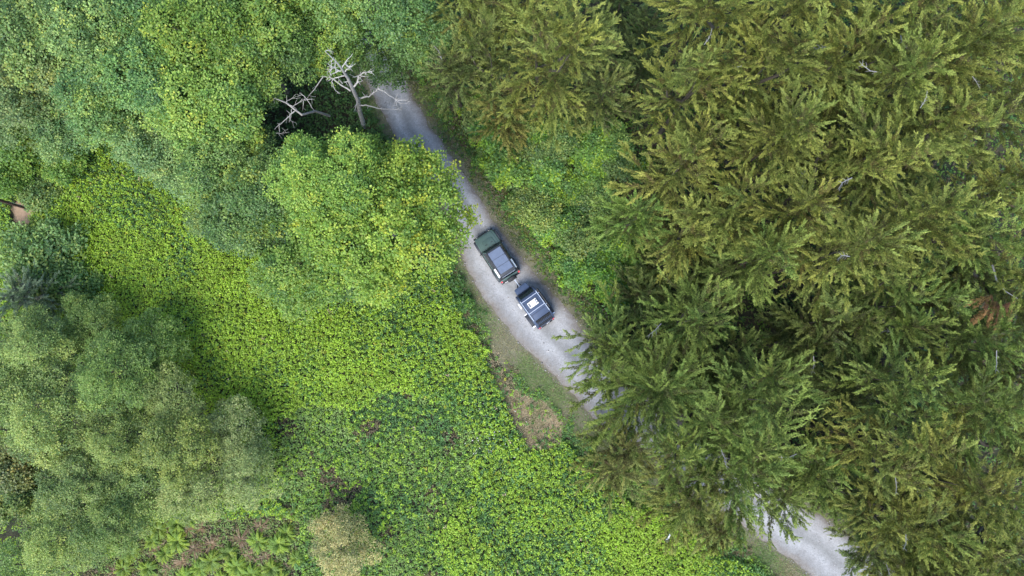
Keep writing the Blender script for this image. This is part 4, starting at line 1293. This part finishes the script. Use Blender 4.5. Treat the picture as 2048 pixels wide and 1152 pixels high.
# lower body with bonnet
bd = MB().loft([ring(.74, .55, .92, 2.02, .1), ring(.83, .47, 1.03, 1.97, .12), ring(.87, .44, 1.09, 1.8, .1), ring(.89, .42, 1.12, 1.3, .09), ring(.90, .42, 1.15, .78, .07),
                ring(.90, .42, 1.15, -1.6, .07), ring(.89, .44, 1.14, -1.98, .07), ring(.86, .5, 1.1, -2.04, .07)])
body = bd.build('body', PAINT, car, True)
MB().loft([ring(.60, 1.09, 1.105, 1.9, .01), ring(.66, 1.10, 1.135, 1.8, .02), ring(.70, 1.13, 1.165, 1.3, .02), ring(.72, 1.15, 1.185, .86, .02)]).build('bonnet', PAINT, car, True)
MB().loft([ring(.36, 1.14, 1.165, 1.52, .02), ring(.45, 1.145, 1.205, 1.42, .03), ring(.50, 1.15, 1.225, .90, .03)]).build('bonnet_bulge', PAINT, car, True)
for x_ in (-.16, .16, ):
    MB().box((x_ * 1.6, 1.10, 1.222), (.20, .05, .02), .005).build('bonnet_vent', BLK, car)
MB().loft([ring(.86, .5, .74, 2.12, .06), ring(.90, .48, .76, 2.0, .06)]).build('front_bumper', BLK, car, True)
MB().box((0, 2.025, .84), (1.5, .03, .16), .01).build('grille', BLK, car)
for x_ in (-.58, .58):
    MB().tube([(x_, 2.03, .86), (x_, 2.055, .86)], [.10, .085], 16).build('headlight', LAMPW, car, True)
# black wheel flares, wheels
for y_ in (1.32, -1.38):
    for sg in (-1, 1):
        MB().loft([ring(.10, .70, .78, y_ + .56, .03, xo=sg * .90), ring(.12, .80, .95, y_ + .45, .04, xo=sg * .91), ring(.13, .86, 1.02, y_ + .2, .05, xo=sg * .92),
                   ring(.13, .86, 1.02, y_ - .2, .05, xo=sg * .92), ring(.12, .80, .95, y_ - .45, .04, xo=sg * .91), ring(.10, .70, .78, y_ - .56, .03, xo=sg * .90)]).build('wheel_flare', TRIM, car, True)
        wheel(car, sg * .84, y_, .40, .40, .27)
# doors, sills, handles
for sg in (-1, 1):
    for y0, y1 in ((.70, -.12), (-.15, -.82)):
        d_ = MB().box((sg * .903, (y0 + y1) / 2, .80), (.03, abs(y1 - y0) - .03, .60), .012).build('door', PAINT, car)
        MB().box((sg * .927, y1 + .14, .98), (.02, .14, .03), .006).build('handle', BLK, d_)
    MB().box((sg * .90, -.03, .44), (.14, 1.55, .06), .02).build('side_step', BLK, car)
    m_ = MB().box((sg * 1.02, .66, 1.25), (.20, .11, .17), .03).build('mirror', BLK, car, True)
    MB().box((sg * .90, .68, 1.19), (.12, .05, .05), .01).build('mirror_arm', BLK, m_)
# cabin: pillars and glass
zt, zb = 1.74, 1.14
def corner(sg, fr, top):
    y_ = {0: (.80, .47), 1: (-1.96, -1.70)}[fr][top]
    return Vector((sg * (.86, .66)[top], y_, (zb, zt)[top]))
MB().add(*slab((corner(-1, 0, 0), corner(1, 0, 0)), (corner(1, 0, 1), corner(-1, 0, 1)), .02)).build('windscreen', GLASS, car)
for x_ in (-.35, .1):
    MB().tube([(x_, .84, 1.20), (x_ + .42, .775, 1.24)], [.012, .010], 5).build('wiper', BLK, car)
for sg in (-1, 1):
    def L_(y, top):  # point on the tilted side plane
        return Vector((sg * (.86, .66)[top], y, (zb, zt)[top]))
    spans = [(.74, .43, -.10, -.10), (-.17, -.17, -.80, -.80), (-.88, -.88, -1.86, -1.62)]
    for a0, a1, b0, b1 in spans:
        MB().add(*slab((L_(a0, 0), L_(b0, 0)), (L_(b1, 1), L_(a1, 1)), .012 * sg)).build('side_window', GLASS, car)
    for yy0, yy1 in ((.80, .47), (-.135, -.135), (-.84, -.84), (-1.93, -1.68)):
        a, b = L_(yy0, 0), L_(yy1, 1)
        MB().tube([a, b], [.05, .045], 6).build('pillar', PAINT if yy0 > .5 else TRIM, car, True)
MB().add(*slab((corner(1, 1, 0), corner(-1, 1, 0)), (corner(-1, 1, 1), corner(1, 1, 1)), .02)).build('rear_window', GLASS, car)
# roof
MB().loft([ring(.60, 1.73, 1.775, .50, .02), ring(.67, 1.72, 1.80, .42, .03), ring(.69, 1.72, 1.81, -.6, .03), ring(.69, 1.72, 1.80, -1.64, .03), ring(.66, 1.72, 1.78, -1.74, .02)]).build('roof', TRIM, car, True)
for y0, y1 in ((.36, -.30), (-.325, -.95), (-.975, -1.56)):
    MB().box((0, (y0 + y1) / 2, 1.82), (1.14, y0 - y1, .035), .012).build('roof_panel', ROOF, car)
for sg in (-1, 1):
    MB().box((sg * .625, -.6, 1.825), (.03, 1.95, .03), .01).build('roof_gutter', TRIM, car)
    MB().box((sg * .765, -1.33, 1.60), (.03, .80, .17), .01, Matrix.Rotation(sg * R(-48), 3, 'Y')).build('quarter_trim', M['white'], car)
MB().box((0, -1.80, 1.765), (1.22, .14, .04), .012).build('rear_spoiler', TRIM, car)
MB().box((0, -1.862, 1.775), (1.18, .025, .03), .006).build('spoiler_lip', SILV, car)
# rear
MB().box((0, -2.06, .86), (1.36, .05, .52), .02).build('tailgate', PAINT, car)
MB().loft([ring(.90, .46, .68, -2.02, .05), ring(.88, .46, .68, -2.20, .05)]).build('rear_bumper', BLK, car, True)
for sg in (-1, 1):
    l_ = MB().box((sg * .80, -2.06, .99), (.17, .14, .26), .03).build('tail_lamp', RED, car, True)
    MB().box((sg * .80, -2.135, 1.0), (.08, .03, .12), .01).build('lamp_lens', LAMPW, l_)
wheel(car, .04, -2.26, .98, .385, .26, 'y', 'spare_wheel')
MB().tube([(.04, -2.05, .98), (.04, -2.2, .98)], [.08, .06], 8).build('wheel_carrier', BLK, car)
MB().box((-.45, -2.215, .60), (.30, .02, .15), .004).build('number_plate', PLATE, car)
MB().tube([(0, -2.1, .45), (0, -2.38, .45)], [.035, .035], 8).build('tow_hitch', BLK, car)

# ------------------------------------------------------------------ trailer
tp = at(1070, 614, 1.2)
tr = empty('camper_trailer', (tp.x, tp.y, ROAD_Z - .012), R(35.6))
tr.scale = (1.07, 1.04, 1.04)
tag(tr, 'dark slate squaredrop camper trailer with roof rails and white roof vent behind the car', 'trailer')
TB = mat_plain('slate_blue_panel', (.045, .066, .115), .45, .1, .45, coat=.2, noise=.15, nscale=3)
hw = .77
prof = [(1.50, .55, .95), (1.46, .50, 1.20), (1.22, .48, 1.58), (1.00, .48, 1.72), (.6, .48, 1.78), (-.4, .48, 1.78), (-.85, .48, 1.72), (-1.25, .50, 1.42), (-1.48, .52, 1.05), (-1.52, .56, .95)]
MB().loft([ring(hw - (.03 if k in (0, len(prof) - 1) else 0), a, b, y_, .05) for k, (y_, a, b) in enumerate(prof)]).build('body', TB, tr, True)
# front window band
MB().add(*slab(((-.60, 1.475, 1.24), (.60, 1.475, 1.24)), ((.60, 1.255, 1.575), (-.60, 1.255, 1.575)), .02)).add(*slab(((-.60, 1.255, 1.585), (.60, 1.255, 1.585)), ((.60, 1.03, 1.728), (-.60, 1.03, 1.728)), .02)).build('front_window', GLASS, tr)
MB().loft([ring(.50, .55, 1.08, 1.96, .06), ring(.55, .52, 1.12, 1.86, .06), ring(.56, .52, 1.12, 1.48, .05)]).build('front_box', TB, tr, True)
for sg in (-1, 1):
    MB().tube([(sg * .45, 1.5, .46), (.0, 2.35, .46)], [.04, .04], 6).build('draw_frame', BLK, tr)
MB().tube([(0, 1.9, .47), (0, 2.62, .47)], [.05, .045], 8).build('draw_bar', SILV, tr, True)
MB().box((0, 2.62, .50), (.12, .22, .10), .02).build('coupler', SILV, tr)
MB().tube([(.10, 2.2, .35), (.10, 2.2, .78)], [.035, .035], 8).build('jockey_stand', BLK, tr)
# roof rack
for sg in (-1, 1):
    MB().tube([(sg * .70, .95, 1.84), (sg * .70, -.85, 1.84)], [.028, .028], 6).build('side_rail', SILV, tr, True)
    for y_ in (.9, .1, -.75):
        MB().tube([(sg * .70, y_, 1.74), (sg * .70, y_, 1.84)], [.018, .018], 6).build('rail_foot', BLK, tr)
for y_ in (.80, -.20):
    MB().box((0, y_, 1.85), (1.42, .05, .035), .008).build('cross_bar', SILV, tr)
for y0 in (.98, .58, .06, -.42):
    MB().box((0, y0, 1.787 if y0 < .9 else 1.735), (1.3, .02, .012), .002).build('roof_seam', BLK, tr)
# vent
vt = MB().box((0, .30, 1.84), (.78, .48, .09), .03).build('roof_vent', mat_plain('cream_plastic', (.66, .64, .58), .45), tr, True)
for x_, w_ in ((-.30, .12), (.30, .17)):
    v2 = MB().box((x_, .30, 1.895), (w_, .30, .03), .01).build('vent_grille', mat_plain('vent_grey', (.16, .17, .19), .5), vt)
MB().box((.30, .30, 1.916), (.06, .10, .012), .003).build('vent_knob', M['white'], vt)
# rear louvred panel: slats on the sloping back
b0, b1 = Vector((0, -.92, 1.70)), Vector((0, -1.44, 1.165))
dv = (b1 - b0)
MB().add(*slab(((-.62, b0.y, b0.z), (-.62, b1.y, b1.z)), ((.62, b1.y, b1.z), (.62, b0.y, b0.z)), .02)).build('rear_hatch', BLK, tr)
ang = math.atan2(-dv.z, -dv.y)
for k in range(9):
    x_ = -.54 + 1.08 * k / 8
    c_ = b0.lerp(b1, .5) + Vector((x_, -.028, .028))
    MB().box(c_, (.05, .66, .03), .006, Matrix.Rotation(math.atan2(dv.z, dv.y), 3, 'X')).build('hatch_slat', TB if k % 1 else TRIM, tr)
for z_ in (.25, .75):
    c_ = b0.lerp(b1, z_) + Vector((0, -.03, .03))
    MB().box(c_, (1.2, .03, .025), .004, Matrix.Rotation(math.atan2(dv.z, dv.y), 3, 'X')).build('hatch_rib', TRIM, tr)
for sg in (-1, 1):
    l_ = MB().box((sg * .62, -1.535, .98), (.20, .08, .10), .02).build('tail_lamp', RED, tr, True)
    MB().box((sg * .66, -1.565, 1.02), (.06, .04, .05), .01).build('lamp_lens', LAMPW, l_)
    MB().box((sg * .50, -1.565, 1.0), (.035, .04, .04), .008).build('lamp_lens', LAMPW, l_)
MB().box((.10, -1.56, .99), (.28, .03, .10), .004).build('number_plate', PLATE, tr)
MB().loft([ring(.70, .46, .58, -1.46, .03), ring(.68, .46, .58, -1.62, .03)]).build('rear_bumper', BLK, tr, True)
# wheels and fenders
for sg in (-1, 1):
    wheel(tr, sg * .86, -.62, .37, .37, .24)
    MB().loft([ring(.14, .62, .66, -.10, .015, xo=sg * .88), ring(.14, .78, .82, -.22, .015, xo=sg * .88), ring(.14, .82, .86, -.5, .015, xo=sg * .88), ring(.14, .82, .86, -.74, .015, xo=sg * .88),
               ring(.14, .78, .82, -1.02, .015, xo=sg * .88), ring(.14, .62, .66, -1.14, .015, xo=sg * .88)]).build('fender', TRIM, tr, True)
    for y_ in (-.06, -1.18):
        MB().box((sg * .88, y_, .63), (.24, .09, .05), .01).build('fender_step', M['white'] if sg < 0 else SILV, tr)
    MB().box((sg * .755, .55, 1.15), (.025, .75, .85), .02).build('side_door', TB, tr)
    MB().box((sg * .77, .55, 1.32), (.02, .48, .30), .02).build('side_window', GLASS, tr)
    MB().box((sg * .755, .02, .80), (.04, .10, .05), .01).build('side_marker', RED, tr)
MB().box((-.86, .72, .60), (.10, .45, .06), .01).build('side_step', M['white'], tr)
MB().tube([(.86, 1.05, 1.68), (.86, 1.02, 1.68), (.86, -.62, 1.68), (.86, -.66, 1.68)], [.05, .085, .085, .05], 10).build('awning_bag', BLK, tr, True)
for y_ in (.7, -.3):
    MB().box((.78, y_, 1.74), (.14, .04, .03), .006).build('awning_bracket', SILV, tr)

tris = sum(sum(len(p.vertices) - 2 for p in m.polygons) if len(m.polygons) < 3000 else len(m.polygons) * 2 for m in bpy.data.meshes)
print('unique triangles', tris, 'objects', len(bpy.data.objects))
